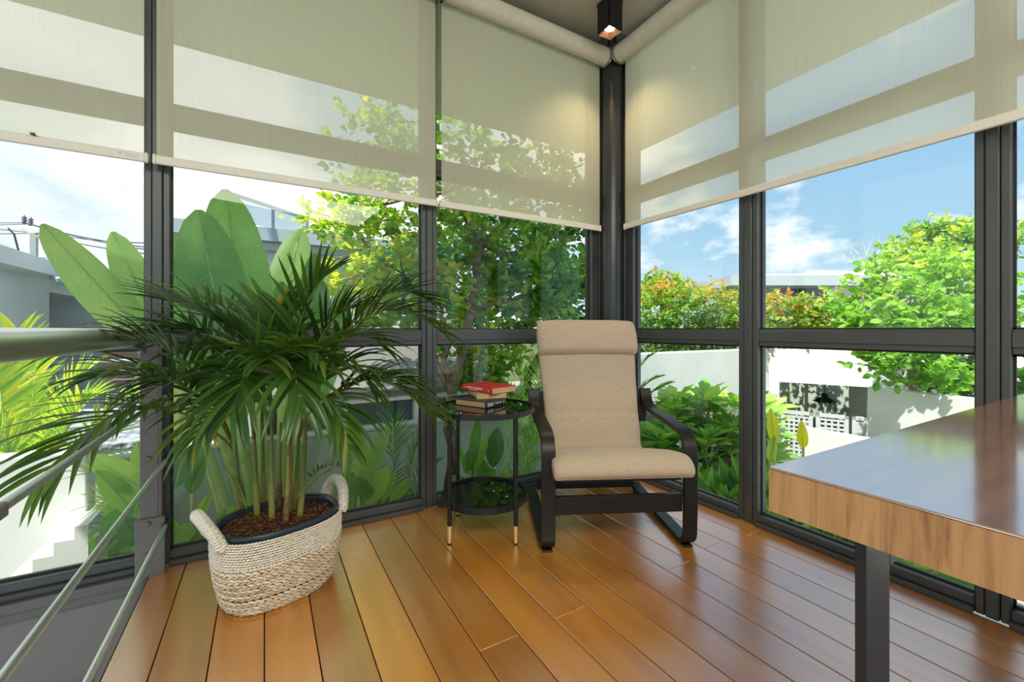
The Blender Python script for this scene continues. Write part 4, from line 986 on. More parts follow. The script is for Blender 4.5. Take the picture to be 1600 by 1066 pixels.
# ribbon window standing on the garden wall
rw = thing('ribbon_window', 'white framed ribbon window on top of the grey-green garden wall', 'window', (-1.0, 2.4, -0.03))
xs_ = [PY(508, 640, 2.3).x, PY(541, 640, 2.3).x, PY(646, 640, 2.3).x, PY(662, 640, 2.3).x, 0.35]
mb = MB(); zt_ = 0.29
mb.box(xs_[0] - .6, xs_[-1], 2.28, 2.42, -0.03, 0.005); mb.box(xs_[0] - .6, xs_[-1], 2.28, 2.42, 0.24, zt_)
for x in (xs_[0] - .6, xs_[0] + .05, xs_[1] - .03, xs_[2], xs_[3] - .02, xs_[-1] - .04): mb.box(x, x + .04, 2.275, 2.42, 0.0, 0.25)
obj('window_frame', mb, M['white_frame'], rw)
for x0, x1 in ((xs_[0] - .56, xs_[0] + .05), (xs_[1], xs_[2]), (xs_[3] + .02, xs_[-1] - .04)): obj('pane', MB().box(x0, x1, 2.34, 2.36, 0.0, 0.25), M['dark_glass'], rw)
mb = MB().box(xs_[0] + .09, xs_[1] - .03, 2.33, 2.36, 0.09, 0.25); obj('louvre', mb, M['taupe'], rw)
lr = thing('lean_to_roof', 'grey lean-to roof above the ribbon window', 'roof', (-1.0, 2.8, .29))
mb = MB().prism([(2.22, 0.30), (4.6, 0.72), (4.6, 0.80), (2.22, 0.36)], 'x', xs_[0] - .9, 0.4); obj('roof_sheet', mb, M['spandrel'], lr)
obj('electrical_box', MB().box(PY(656, 690, 2.28).x, PY(664, 690, 2.28).x, 2.25, 2.30, PY(656, 696, 2.28).z, PY(656, 684, 2.28).z, .004), M['white_frame'], label='small white electrical box on the grey-green garden wall', cat='box')

# utility pole and wires at the left
up = thing('utility_pole', 'concrete utility pole with crossarm and insulators behind the left house', 'utility pole', PD(53, 520, 24))
a = PD(53, 560, 24); t_ = PD(53, 366, 24); obj('shaft', MB().box(a.x - .14, a.x + .14, a.y - .14, a.y + .14, -2.0, t_.z + .05, .02), M['pole'], up)
mb = MB(); u = PD(36, 358, 24); v = PD(80, 380, 24); mb.bar(u, v, .12, .12); obj('crossarm', mb, M['pole'], up)
for (px, py) in ((38, 350), (48, 353), (75, 368)):
    p = PD(px, py, 24); mb = MB().lathe([(0.05, 0), (0.14, .06), (.06, .12), (.14, .2), (.06, .26), (.13, .34), (.05, .42), (.03, .5)], p, 12); obj('insulator', mb, M['insulator'], up, smooth=True)
mb = MB(); p = PD(72, 395, 24)
mb.tube([PD(53, 402, 24), PD(75, 403, 24), PD(100, 406, 24)], .05, 6); obj('service_arm', mb, M['pole'], up)
mb = MB(); pts = [PD(92 + 6*math.cos(q), 407 + 4*math.sin(q), 23.9 + .05*q) for q in np.linspace(0, 18, 60)]; mb.tube(pts, .05, 5); obj('cable_coil', mb, M['wire'], up)
mb = MB(); mb.tube([PD(13, 357, 24), PD(22, 366, 24), PD(29, 392, 24)], .05, 6); obj('drop_cable', mb, M['wire'], up)
for i, (x0, y0, x1, y1, x2, y2) in enumerate(((-60, 349, 38, 348, 240, 392), (-60, 353, 48, 350, 240, 388), (-60, 367, 76, 364, 240, 380), (-60, 352, 60, 365, 240, 398))):
    pts = [PD(x0, y0, 30), PD(x1, y1, 24)]; q = [PD(x1, y1, 24).lerp(PD(x2, y2, 15), t) - Vector((0, 0, .5*t*(1-t))) for t in np.linspace(0, 1, 12)]
    obj('power_line', MB().tube(pts + q[1:], .022, 5), M['wire'], label=('thin black power line on the left insulator of the utility pole', 'thin black power line on the middle insulator of the utility pole', 'thin black power line on the right insulator of the utility pole', 'thin black power line strung below the crossarm of the utility pole')[i], cat='cable', group='power lines at the utility pole')

# right-hand neighbour: parapet, carport with gate and pendant
rh = thing('right_house', 'white house with a long parapet and open carport beyond the right glass', 'house', (6.5, 2.5, GZ))
cn = PD(1201, 545, 9.0); lf = PD(1003, 552, 7.3); lf = Vector((2.2, cn.y, 0)); zt, zb2 = 0.595, -0.30
obj('parapet', MB().box(lf.x, cn.x, cn.y, cn.y + .25, zb2, zt, .01), M['wall_white'], rh)
obj('soffit', MB().box(lf.x, cn.x, cn.y + .02, cn.y + 4, zb2 - .05, zb2 + .02), M['taupe'], rh)
obj('house_wall', MB().box(lf.x, cn.x, cn.y + 2.2, cn.y + 2.5, GZ, zb2), M['wall_green'], rh)
rt = PD(1520, 552, 7.28); rv = (Vector((rt.x, rt.y, 0)) - Vector((cn.x, cn.y, 0))); RLn = rv.length; rd = rv.normalized(); rn = Vector((rd.y, -rd.x, 0))
if rn.dot(CAM - cn) < 0: rn = -rn
def rbox(s0, s1, n0, n1, z0, z1):
    """box on the angled facade: s along it from the corner, n towards the viewer"""
    mb = MB(); vs = []
    for z in (z0, z1):
        for (s, n) in ((s0, n0), (s1, n0), (s1, n1), (s0, n1)): p = Vector((cn.x, cn.y, 0)) + rd*s + rn*n; vs.append((p.x, p.y, z))
    return mb.add(vs, [(3, 2, 1, 0), (4, 5, 6, 7), (0, 1, 5, 4), (1, 2, 6, 5), (2, 3, 7, 6), (3, 0, 4, 7)])
def s_of(px, n=0):
    """distance along the facade seen at pixel column px"""
    best = min(((abs(pxl - px), s) for s in np.linspace(-.5, 9, 400) for pxl in [proj_x(Vector((cn.x, cn.y, 0)) + rd*s + rn*n)]), key=lambda q: q[0]); return best[1]
def proj_x(p):
    v = p - CAM; r = v.x*SX - v.y*CO; f = v.x*CO + v.y*SX; return CX + F*r/f if f > .1 else 1e6
def z_of(px, py, s, n=0):
    p = Vector((cn.x, cn.y, 0)) + rd*s + rn*n; v = p - CAM; f = v.x*CO + v.y*SX; return 1 + (HY - py)/F*f
s1, s2 = s_of(1218), s_of(1357); zo = z_of(1218, 597, s1); zg = z_of(1222, 641, s1)
obj('parapet', rbox(0, 7.5, -.25, 0, zo, zt), M['wall_white'], rh)
obj('house_wall', rbox(0, s1, -.25, 0, GZ - .5, zo), M['wall_white'], rh)
obj('house_wall', rbox(s2, 7.5, -.25, 0, GZ - .5, zo), M['wall_white'], rh)
obj('carport_ceiling', rbox(-.5, 7.5, -2.3, -.25, zo, zo + .1), M['wall_white'], rh)
obj('carport_back', rbox(-.5, 7.5, -3.3, -3.1, GZ - .5, zo), M['wall_green'], rh)
sm = s_of(1262, -.6); obj('carport_pier', rbox(sm - .05, sm, -3.1, -.5, GZ - .5, zo), M['taupe'], rh)
sc_ = s_of(1328, -1.2); obj('carport_pier', rbox(sc_, sc_ + .28, -1.4, -1.1, GZ - .5, zo), M['wall_white'], rh)
gt = thing('carport_gate', 'silver gate with square-hole perforated panels closing the carport', 'gate', Vector((cn.x, cn.y, GZ)) + rd*s1)
gz0 = zg - 1.0
sg = [s1 + .02, s_of(1271), s_of(1275), s_of(1326), s_of(1331), s2]
for a, b in ((sg[0], sg[1]), (sg[2], sg[3]), (sg[4], sg[5])):
    mb = MB()
    for z0, z1 in ((zg - .07, zg), (gz0, gz0 + .08)): m_ = rbox(a, b, -.12, -.07, z0, z1); mb.add(m_.v, m_.f)
    for x0, x1 in ((a, a + .06), (b - .06, b)): m_ = rbox(x0, x1, -.12, -.07, gz0, zg); mb.add(m_.v, m_.f)
    g_ = obj('gate_frame', mb, M['gate'], gt)
    mb = MB(); na = max(4, int((b - a - .12)/.085)); st_ = (b - a - .12)/na
    for i in range(na + 1): m_ = rbox(a + .06 + i*st_ - .018, a + .06 + i*st_ + .018, -.105, -.09, gz0 + .08, zg - .07); mb.add(m_.v, m_.f)
    z = zg - .12
    while z > gz0 + .1: m_ = rbox(a + .06, b - .06, -.104, -.089, z - .02, z + .02); mb.add(m_.v, m_.f); z -= .085
    obj('perforated_panel', mb, M['gate'], g_)
pn = thing('pendant_lamp', 'black pendant lamp hanging in the carport', 'lamp', (0, 0, 0))
sp2 = s_of(1288, -1.0); pp = Vector((cn.x, cn.y, 0)) + rd*sp2 - rn*1.0; zs = z_of(1288, 627, sp2, -1.0)
obj('shade', MB().lathe([(.03, .17), (.06, .15), (.07, .12), (.05, .11), (.10, .075), (.22, 0.0), (.20, -.015), (.0, -.02)], (pp.x, pp.y, zs), 24), M['black_metal'], pn, smooth=True)
obj('cord', MB().cyl((pp.x, pp.y, zs + .15), (pp.x, pp.y, zo), .008, 6), M['wire'], pn)
s_b = s_of(1207); m_ = rbox(s_b - .09, s_b + .09, 0, .06, z_of(1207, 626, s_b), z_of(1207, 615, s_b)); obj('letter_box', m_, M['fascia'], label='small grey letter box on the white carport pier', cat='letter box')
lw = PD(1190, 657, 7.4)
obj('garden_wall.002', MB().box(lw.x, lw.x + .18, -6, 1.3, GZ - .4, lw.z, .006), M['wall_white'], label='low white wall in front of the carport gate', cat='wall', kind='structure')
# boundary wall to the right of the carport
b0 = PD(1357, 604, 6.9); b1 = PD(1525, 622, 5.6)
bd = (b1 - b0); bd.z = 0; bd.normalize(); bn = Vector((bd.y, -bd.x, 0))
e0, e1 = b0, b0 + (b1 - b0)*3
mb = MB(); vs = []
for (p, z) in ((e0, None), (e1, None)):
    for o_ in (0, .2): q = Vector((p.x, p.y, 0)) - (bn*o_ if bn.dot(CAM - b0) > 0 else -bn*o_); vs += [(q.x, q.y, GZ - .5), (q.x, q.y, e0.z)]
mb.add(vs, [(0, 4, 5, 1), (2, 3, 7, 6), (1, 5, 7, 3), (0, 1, 3, 2), (4, 6, 7, 5)])
obj('garden_wall.003', mb, M['wall_white'], label='white boundary wall right of the carport, dappled with tree shade', cat='wall', kind='structure')
# far house with flat roof and dark window
fh = thing('flat_roofed_house', 'far flat-roofed pale house with a dark window above the hedge', 'house', PD(1290, 520, 19))
def fbox(px0, py0, px1, py1, d, th): 
    a = PD(px0, py0, d); b = PD(px1, py1, d); v = Vector((b.x - a.x, b.y - a.y, 0)); n = Vector((-v.y, v.x, 0)).normalized()*th
    return MB().add([(a.x, a.y, b.z), (b.x, b.y, b.z), (b.x, b.y, a.z), (a.x, a.y, a.z), (a.x+n.x, a.y+n.y, b.z), (b.x+n.x, b.y+n.y, b.z), (b.x+n.x, b.y+n.y, a.z), (a.x+n.x, a.y+n.y, a.z)], [(0, 1, 2, 3), (7, 6, 5, 4), (0, 4, 5, 1), (1, 5, 6, 2), (2, 6, 7, 3), (3, 7, 4, 0)])
obj('house_wall', fbox(1178, 448, 1460, 560, 19.6, 4), M['wall_white'], fh)
obj('roof_slab', fbox(1142, 430, 1470, 446, 18.6, 6), M['fascia'], fh)
obj('roof_parapet', fbox(1278, 423, 1440, 431, 19.5, 4), M['wall_white'], fh)
obj('roof_parapet', fbox(1185, 428, 1256, 432, 19.5, 4), M['wall_white'], fh)
w_ = obj('house_window', fbox(1203, 447, 1300, 482, 19.4, .2), M['fascia'], fh)
for a, b in ((1209, 1246), (1250, 1296)): obj('pane', fbox(a, 451, b, 480, 19.3, .1), M['dark_glass'], w_)

# ================================================================== FOLIAGE
TEMPLATE = {
    'oval': (np.array([(0, 0, 0), (.30, .33, .05), (.68, .30, .04), (1, 0, -.06), (.68, -.30, .04), (.30, -.33, .05), (.5, 0, -.02)], float), np.array([(0, 6, 1), (1, 6, 2), (2, 6, 3), (3, 6, 4), (4, 6, 5), (5, 6, 0)])),
    'small': (np.array([(0, 0, 0), (.45, .32, .06), (1, 0, -.05), (.45, -.32, .06)], float), np.array([(0, 3, 2), (0, 2, 1)])),
    'paddle': (np.array([(0, 0, 0), (.30, .11, .02), (.66, .20, .03), (1, 0, -.08), (.66, -.20, .03), (.30, -.11, .02), (.6, 0, -.01)], float), np.array([(0, 6, 1), (1, 6, 2), (2, 6, 3), (3, 6, 4), (4, 6, 5), (5, 6, 0)])),
    'long': (np.array([(0, 0, 0), (.25, .10, .02), (.62, .16, .03), (1, 0, -.10), (.62, -.16, .03), (.25, -.10, .02), (.55, 0, 0)], float), np.array([(0, 6, 1), (1, 6, 2), (2, 6, 3), (3, 6, 4), (4, 6, 5), (5, 6, 0)])),
}
def leaves(mb, C, D, size, tint, kind='oval', flat=0.5):
    """C centres, D growth directions (N,3); adds one real blade per row"""
    T, FC = TEMPLATE[kind]; N = len(C)
    D = D/np.linalg.norm(D, axis=1, keepdims=True).clip(1e-6)
    U = rng.normal(size=(N, 3))*(1 - flat) + np.array([0, 0, 1.0])*flat*1.6
    S = np.cross(U, D); S /= np.linalg.norm(S, axis=1, keepdims=True).clip(1e-6); W = np.cross(D, S)
    V = C[:, None, :] + size[:, None, None]*(T[None, :, 0, None]*D[:, None, :] + T[None, :, 1, None]*S[:, None, :] + T[None, :, 2, None]*W[:, None, :])
    m = len(T); idx = (FC[None] + (np.arange(N)*m)[:, None, None]).reshape(-1, 3)
    mb.arrays(V.reshape(-1, 3), idx, np.repeat(tint.clip(.02, 1), m))
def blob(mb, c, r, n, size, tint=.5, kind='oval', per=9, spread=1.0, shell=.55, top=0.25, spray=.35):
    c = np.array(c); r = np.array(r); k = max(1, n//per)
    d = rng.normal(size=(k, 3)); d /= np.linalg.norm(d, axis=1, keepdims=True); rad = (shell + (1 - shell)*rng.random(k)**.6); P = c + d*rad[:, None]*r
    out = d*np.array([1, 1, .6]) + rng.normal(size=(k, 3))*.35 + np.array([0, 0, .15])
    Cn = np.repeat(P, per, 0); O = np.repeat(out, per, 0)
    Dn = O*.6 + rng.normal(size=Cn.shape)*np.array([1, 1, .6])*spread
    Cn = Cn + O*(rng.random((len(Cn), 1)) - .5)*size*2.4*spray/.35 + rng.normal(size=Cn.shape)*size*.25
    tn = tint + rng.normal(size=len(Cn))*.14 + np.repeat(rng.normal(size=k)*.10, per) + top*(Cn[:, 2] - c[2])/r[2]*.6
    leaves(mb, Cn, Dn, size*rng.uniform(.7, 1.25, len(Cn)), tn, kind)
    return P
def limb(mb, a, b, r0, r1, wob=.06, n=8):
    a, b = Vector(a), Vector(b); L = (b - a).length; pts = []
    for i in range(n + 1):
        t = i/n; w = wob*L*math.sin(PI*t); pts.append(a.lerp(b, t) + Vector((random.gauss(0, 1), random.gauss(0, 1), random.gauss(0, .5)))*w*.45)
    mb.tube(pts, [r0 + (r1 - r0)*i/n for i in range(n + 1)], 8); return pts
def tree(name, label, base, trunk, blobs, mat, bark='bark', leaf=.09, kind='oval', group=None, cat='tree', twigs=3, r0=.07):
    """trunk: list of limb polylines [(a, b, r0, r1)]; blobs: (centre, radii, n, tint)"""
    t = thing(name, label, cat, base, group)
    mb = MB(); ends = []
    for (a, b, ra, rb) in trunk: ends.append(limb(mb, a, b, ra, rb)[-1])
    fm = MB()
    for (c, r, n, tint) in blobs:
        P = blob(fm, c, r, n, leaf, tint, kind)
        src = min(ends, key=lambda e: (e - Vector(c)).length) if ends else Vector(base)
        limb(mb, src, c, .022, .010)
        for q in P[:twigs]: limb(mb, c, q, .009, .004, .1, 5)
    obj('trunk', mb, M[bark], t, smooth=True)
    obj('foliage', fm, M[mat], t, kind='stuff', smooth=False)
    return t
def Bp(px, py, d, rpx, rpy, n, tint, rd=None):
    k = d/F; c = PD(px, py, d); return (c, (rpx*k, (rd if rd else rpx)*k, rpy*k), n, tint)

# main tree left of the corner column
tb0 = PY(700, 860, 1.35)
T0 = Vector((tb0.x, 1.35, GZ)); T1 = PD(706, 620, 3.62); T2 = PD(735, 480, 3.9); T3 = PD(752, 380, 4.2); T4 = PD(800, 470, 4.3); T5 = PD(640, 440, 4.4); T6 = PD(700, 300, 4.3)
tree('broadleaf_tree', 'multi-stemmed bright green tree outside, behind the side table', T0,
     [(T0, T1, .060, .050), (T1, T2, .046, .036), (T2, T3, .036, .026), (T2, T4, .026, .016), (T1, T5, .026, .014), (T3, T6, .024, .014), (T1, PD(690, 480, 3.9), .03, .02)],
     [Bp(540, 350, 4.6, 62, 42, 620, .75), Bp(600, 320, 4.5, 70, 45, 620, .62), Bp(560, 430, 4.4, 55, 40, 420, .82), Bp(630, 430, 4.2, 55, 60, 480, .70), Bp(625, 490, 4.2, 60, 30, 380, .60),
      Bp(720, 370, 4.3, 65, 50, 620, .50), Bp(790, 400, 4.5, 70, 50, 680, .45), Bp(720, 460, 4.1, 50, 45, 420, .66), Bp(800, 470, 4.4, 70, 45, 620, .50), Bp(860, 440, 4.7, 60, 60, 620, .40),
      Bp(580, 230, 4.7, 75, 70, 620, .45), Bp(660, 190, 4.7, 80, 70, 520, .40), Bp(740, 250, 4.6, 90, 60, 620, .40), Bp(840, 320, 4.8, 75, 60, 620, .35), Bp(720, 560, 4.0, 60, 40, 420, .45), Bp(770, 560, 4.1, 50, 38, 330, .5)],
     'tree_leaf', 'bark', .085)
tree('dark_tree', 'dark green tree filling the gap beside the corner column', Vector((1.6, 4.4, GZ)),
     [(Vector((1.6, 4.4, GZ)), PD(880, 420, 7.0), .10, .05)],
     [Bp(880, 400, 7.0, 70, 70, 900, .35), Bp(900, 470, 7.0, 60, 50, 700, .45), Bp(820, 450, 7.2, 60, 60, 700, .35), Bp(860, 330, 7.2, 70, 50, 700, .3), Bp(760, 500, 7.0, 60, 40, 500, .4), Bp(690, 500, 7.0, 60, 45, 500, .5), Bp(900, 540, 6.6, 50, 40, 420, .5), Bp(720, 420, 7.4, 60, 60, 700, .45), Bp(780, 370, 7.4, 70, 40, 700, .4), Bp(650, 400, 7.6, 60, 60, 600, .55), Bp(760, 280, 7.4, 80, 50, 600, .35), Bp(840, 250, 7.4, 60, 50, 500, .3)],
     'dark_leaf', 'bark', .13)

# hedge on the parapet terrace
hd = thing('terrace_hedge', 'long clipped hedge with red tips above the white parapet', 'hedge', PD(1080, 540, 9.6))
fm = MB()
for px, py, rx, ry, n, t in ((1010, 490, 40, 45, 900, .48), (1050, 480, 45, 45, 1000, .52), (1100, 485, 45, 42, 1000, .50), (1150, 490, 45, 42, 900, .55), (1190, 500, 40, 35, 700, .55), (1020, 530, 45, 22, 600, .40), (1090, 530, 60, 22, 800, .38), (1160, 530, 50, 22, 600, .4), (1250, 525, 70, 24, 700, .4), (1340, 525, 60, 24, 600, .45)):
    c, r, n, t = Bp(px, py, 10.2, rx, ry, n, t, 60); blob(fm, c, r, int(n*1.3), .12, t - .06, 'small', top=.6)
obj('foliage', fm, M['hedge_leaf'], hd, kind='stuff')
mb = MB()
for px in range(1000, 1360, 24): limb(mb, PD(px, 548, 10.2), PD(px + random.uniform(-8, 8), 490, 10.2), .03, .015)
obj('stem', mb, M['bark'], hd)
tree('round_tree', 'small round-topped tree with reddish tips rising above the hedge', PD(1035, 540, 14), [(PD(1035, 540, 14), PD(1035, 460, 14), .08, .05)],
     [Bp(1035, 450, 14, 36, 24, 900, .45), Bp(1022, 462, 14, 26, 18, 400, .5), Bp(1055, 465, 14, 26, 16, 400, .4)], 'hedge_leaf', 'bark', .16, 'small')
# bright shrubs in the wide right bay
tree('yellow_shrub', 'golden shrub with orange tips in front of the far house', PD(1235, 545, 9.0), [(PD(1235, 550, 9), PD(1235, 500, 9), .03, .02)],
     [Bp(1232, 488, 9, 36, 30, 900, .62), Bp(1203, 505, 9, 24, 18, 350, .55), Bp(1268, 500, 9, 30, 26, 500, .52), Bp(1295, 490, 8.6, 34, 36, 520, .48)], 'hedge_leaf', 'bark', .12, 'small')
tree('lime_tree', 'bright lime-green leafy tree with bent trunk in the wide right bay', PD(1430, 700, 6.6),
     [(PD(1432, 700, 6.6), PD(1424, 590, 6.5), .075, .055), (PD(1424, 590, 6.5), PD(1400, 500, 6.4), .05, .03), (PD(1424, 590, 6.5), PD(1460, 490, 6.5), .045, .025), (PD(1424, 600, 6.5), PD(1360, 575, 6.3), .035, .018), (PD(1424, 590, 6.5), PD(1440, 480, 6.5), .035, .02)],
     [Bp(1345, 470, 6.4, 45, 42, 360, .58), Bp(1385, 430, 6.4, 30, 34, 240, .6), Bp(1425, 462, 6.4, 40, 40, 360, .6), Bp(1450, 418, 6.6, 34, 26, 220, .62), Bp(1490, 440, 6.6, 40, 50, 330, .6), Bp(1500, 480, 6.6, 45, 45, 360, .55), Bp(1380, 500, 6.4, 55, 30, 420, .55), Bp(1450, 500, 6.4, 55, 30, 420, .5),
      Bp(1370, 565, 6.2, 38, 24, 220, .4), Bp(1420, 570, 6.2, 45, 25, 260, .38), Bp(1480, 575, 6.2, 40, 25, 240, .42), Bp(1560, 480, 6.0, 50, 60, 420, .5)], 'bright_leaf', 'pale_bark', .125, twigs=4)
tree('wall_shrub', 'dark green shrub spilling over the boundary wall', PD(1490, 640, 6.8), [(PD(1490, 660, 6.8), PD(1490, 600, 6.8), .03, .02)],
     [Bp(1470, 600, 6.8, 45, 24, 600, .4), Bp(1510, 590, 6.8, 40, 30, 600, .45), Bp(1560, 590, 6.6, 50, 35, 600, .6)], 'dark_leaf', 'bark', .10)
tree('airy_tree', 'tall airy pale-green tree far behind the lime tree', PD(1450, 520, 15), [(PD(1450, 540, 15), PD(1455, 420, 15), .12, .07), (PD(1455, 420, 15), PD(1500, 375, 15), .06, .03), (PD(1455, 430, 15), PD(1410, 385, 15), .06, .03)],
     [Bp(1430, 390, 15, 40, 20, 420, .55), Bp(1480, 370, 15, 45, 20, 460, .6), Bp(1400, 410, 15, 40, 18, 340, .5), Bp(1500, 400, 15, 35, 25, 380, .6), Bp(1590, 380, 15, 40, 30, 380, .5), Bp(1455, 355, 15, 30, 9, 200, .45)], 'tree_leaf', 'pale_bark', .20)
bt = thing('bare_tree', 'leafless tree of thin grey branches above the far house', 'tree', PD(1352, 440, 20)); mb = MB()
def bare(a, d, l, r, k):
    b = a + d*l; limb(mb, a, b, r, r*.6, .08, 5)
    if k > 0:
        for i in range(3 if k > 2 else 2): bare(a.lerp(b, random.uniform(.55, 1)), (d + Vector((random.gauss(0, .45), random.gauss(0, .45), random.uniform(-.1, .35)))).normalized(), l*random.uniform(.55, .8), r*.55, k - 1)
for dx in (-.55, -.15, .4): bare(PD(1352, 432, 20), Vector((dx*SX, -dx*CO, .8)).normalized(), .95, .035, 3)
limb(mb, PD(1352, 520, 20), PD(1352, 430, 20), .06, .05)
obj('branches', mb, M['pole'], bt)

# frangipani outside the right glass
fg = thing('frangipani', 'frangipani bush with paddle leaves and white flowers outside, behind the armchair', 'plant', PD(1090, 900, 5.6)); fm = MB(); mb = MB(); flw = []
root_ = PD(1100, 800, 5.7); root_.z = GZ
for i in range(135):
    px = random.uniform(1012, 1215); py = 640 + (px - 1100)**2/420*.45 + random.uniform(-20, 150); d = 5.3 + random.uniform(0, .9)
    if px < 1040: py = max(py, 690)
    p = PD(px, py, d)
    limb(mb, root_.lerp(p, .35) + Vector((random.gauss(0, .15), random.gauss(0, .15), -.1)), p, .022, .013, .05, 5)
    nl = 11; an = np.linspace(0, 2*PI, nl, endpoint=False) + random.random()*6; el = rng.uniform(.05, .9, nl)
    D = np.stack([np.cos(an)*np.cos(el), np.sin(an)*np.cos(el), np.sin(el)], 1)
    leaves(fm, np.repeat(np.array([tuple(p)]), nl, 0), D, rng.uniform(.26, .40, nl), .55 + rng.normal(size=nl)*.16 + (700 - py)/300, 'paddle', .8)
for (px, py) in ((1070, 685), (1078, 690), (1064, 695), (1140, 640), (1150, 645), (1072, 700), (1205, 690), (1213, 685), (1216, 678), (1208, 697), (1220, 672), (1150, 780), (1195, 745)): flw.append(PD(px, py, 5.15))
obj('stem', mb, M['pale_bark'], fg, smooth=True); obj('foliage', fm, M['frangipani'], fg, kind='stuff')
for p in flw:
    m_ = MB(); q0 = random.random()*6; an = q0 + np.arange(5)*2*PI/5; back = -(p - CAM).normalized()
    e1_ = back.orthogonal().normalized(); e2_ = back.cross(e1_)
    D = np.array([tuple(e1_*math.cos(q) + e2_*math.sin(q) + back*.25) for q in an]); leaves(m_, np.repeat(np.array([tuple(p)]), 5, 0), D, np.full(5, .058), np.full(5, .5), 'oval', .2); obj('flower', m_, M['flower'], fg)
fm = MB()                                              # low planting at the right wall foot
up_ = thing('border_planting', 'low strappy green plants along the foot of the right glass', 'plant', (.9, -1.2, GZ))
for i in range(160):
    x = random.uniform(.75, 1.7); y = random.uniform(-1.25, .1); p = Vector((x, y, random.uniform(-.75, -.55))); n_ = 6; an = rng.uniform(0, 2*PI, n_); el = rng.uniform(.6, 1.4, n_)
    leaves(fm, np.repeat(np.array([tuple(p)]), n_, 0), np.stack([np.cos(an)*np.cos(el), np.sin(an)*np.cos(el), np.sin(el)], 1), rng.uniform(.30, .55, n_), .5 + rng.normal(size=n_)*.22, 'long', .3)
obj('foliage', fm, M['broadleaf'], up_, kind='stuff')
mb = MB()
for i in range(40): x = random.uniform(.75, 1.7); y = random.uniform(-1.25, .1); limb(mb, (x, y, GZ), (x, y, -.6), .015, .01)
obj('stem', mb, M['petiole'], up_)

# broad leaf blade with midrib, as one mesh
def blade(base, tip, width, face=None, droop=0.0, fold=.14, seg=16, nw=5, tint=.5, ragged=0.0, asym=1.0, fat=.75, expo=.62):
    base, tip = Vector(base), Vector(tip); ax = tip - base; L = ax.length; t_ = ax.normalized()
    face = Vector(face) if face is not None else (CAM - base.lerp(tip, .5)); sd = t_.cross(face).normalized(); up = sd.cross(t_)
    mb = MB(); rows = []; uvs = []
    for i in range(seg + 1):
        t = i/seg; w = width/2*(math.sin(PI*min(1, (t**fat)*.985 + .012))**expo); c = base.lerp(tip, t) + up*(-droop*L*(t*t - t)*-1) - up*0
        row = []
        for k in range(-nw, nw + 1):
            u = k/nw; ww = w*(asym if u > 0 else 1.0); rg = 1 - ragged*random.random()*(abs(u) > .8)
            row.append(c + sd*u*ww*rg + up*(abs(u)*ww*fold*2 - .25*u*u*ww*.8) + up*.004*math.sin(40*t + 3*abs(u)))
            uvs.append((u*.5 + .5, t*2.2 + abs(u)*.35))
        rows.append(row)
    mb.grid(rows, False, max(.03, tint)); mb.uv = uvs
    rib = MB(); rib.tube([r[nw] - up*.002 for r in rows], [max(.0015, width*.030*(1 - .85*i/seg)) for i in range(seg + 1)], 6)
    return mb, rib
def leaf_obj(parent, mat, rmat='petiole', **kw):
    mb, rib = blade(**kw); uvs = mb.uv; o = obj('leaf', mb, M[mat], parent, smooth=True)
    me = o.data; uvl = me.uv_layers.new(name='UVMap'); vi = np.empty(len(me.loops), np.int32); me.loops.foreach_get('vertex_index', vi)
    uvl.data.foreach_set('uv', np.array(uvs, np.float32)[vi].ravel())
    obj('midrib', rib, M[rmat], o, smooth=True); return o
# big paddle leaves
bn_ = thing('banana_plant', 'huge pale-green paddle leaves of a banana-like plant outside the left glass', 'plant', PD(390, 800, 3.3)); YB = 1.75
def BL(x0, y0, x1, y1, wpx, y=YB, tint=.5, **kw):
    a, b = PY(x0, y0, y), PY(x1, y1, y + kw.pop('dy', 0)); k = (a - CAM).dot(Vector((CO, SX, 0)))/F
    leaf_obj(bn_, 'banana', base=a, tip=b, width=wpx*k, tint=tint, expo=.5, fat=1.0, **kw)
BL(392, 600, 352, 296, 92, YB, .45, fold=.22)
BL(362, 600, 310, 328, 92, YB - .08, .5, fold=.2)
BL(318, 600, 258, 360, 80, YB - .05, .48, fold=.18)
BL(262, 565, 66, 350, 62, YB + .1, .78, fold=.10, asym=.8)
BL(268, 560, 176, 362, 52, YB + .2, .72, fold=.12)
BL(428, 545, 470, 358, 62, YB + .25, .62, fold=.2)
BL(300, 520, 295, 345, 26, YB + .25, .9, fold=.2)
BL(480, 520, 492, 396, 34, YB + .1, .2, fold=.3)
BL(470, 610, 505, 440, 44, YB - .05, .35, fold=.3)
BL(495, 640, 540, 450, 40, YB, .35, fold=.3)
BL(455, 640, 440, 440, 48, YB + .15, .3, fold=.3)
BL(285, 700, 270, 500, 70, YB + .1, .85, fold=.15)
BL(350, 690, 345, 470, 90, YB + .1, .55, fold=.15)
mb = MB()
for (x0, y0, x1, y1, w) in ((378, 800, 288, 630, 17), (398, 800, 322, 620, 17), (408, 810, 352, 560, 18), (425, 810, 395, 560, 20), (440, 810, 440, 540, 16), (372, 810, 262, 560, 12), (450, 810, 480, 600, 14)):
    a, b = PY(x0, y0, YB - .1), PY(x1, y1, YB - .05); k = (a - CAM).dot(Vector((CO, SX, 0)))/F
    m_ = MB().tube(bez(a - Vector((0, 0, .9)), a, b, 10), [w*k/2*(1.15 - .45*i/9) for i in range(10)], 10); obj('leaf_stalk', m_, M['petiole'], bn_, smooth=True)
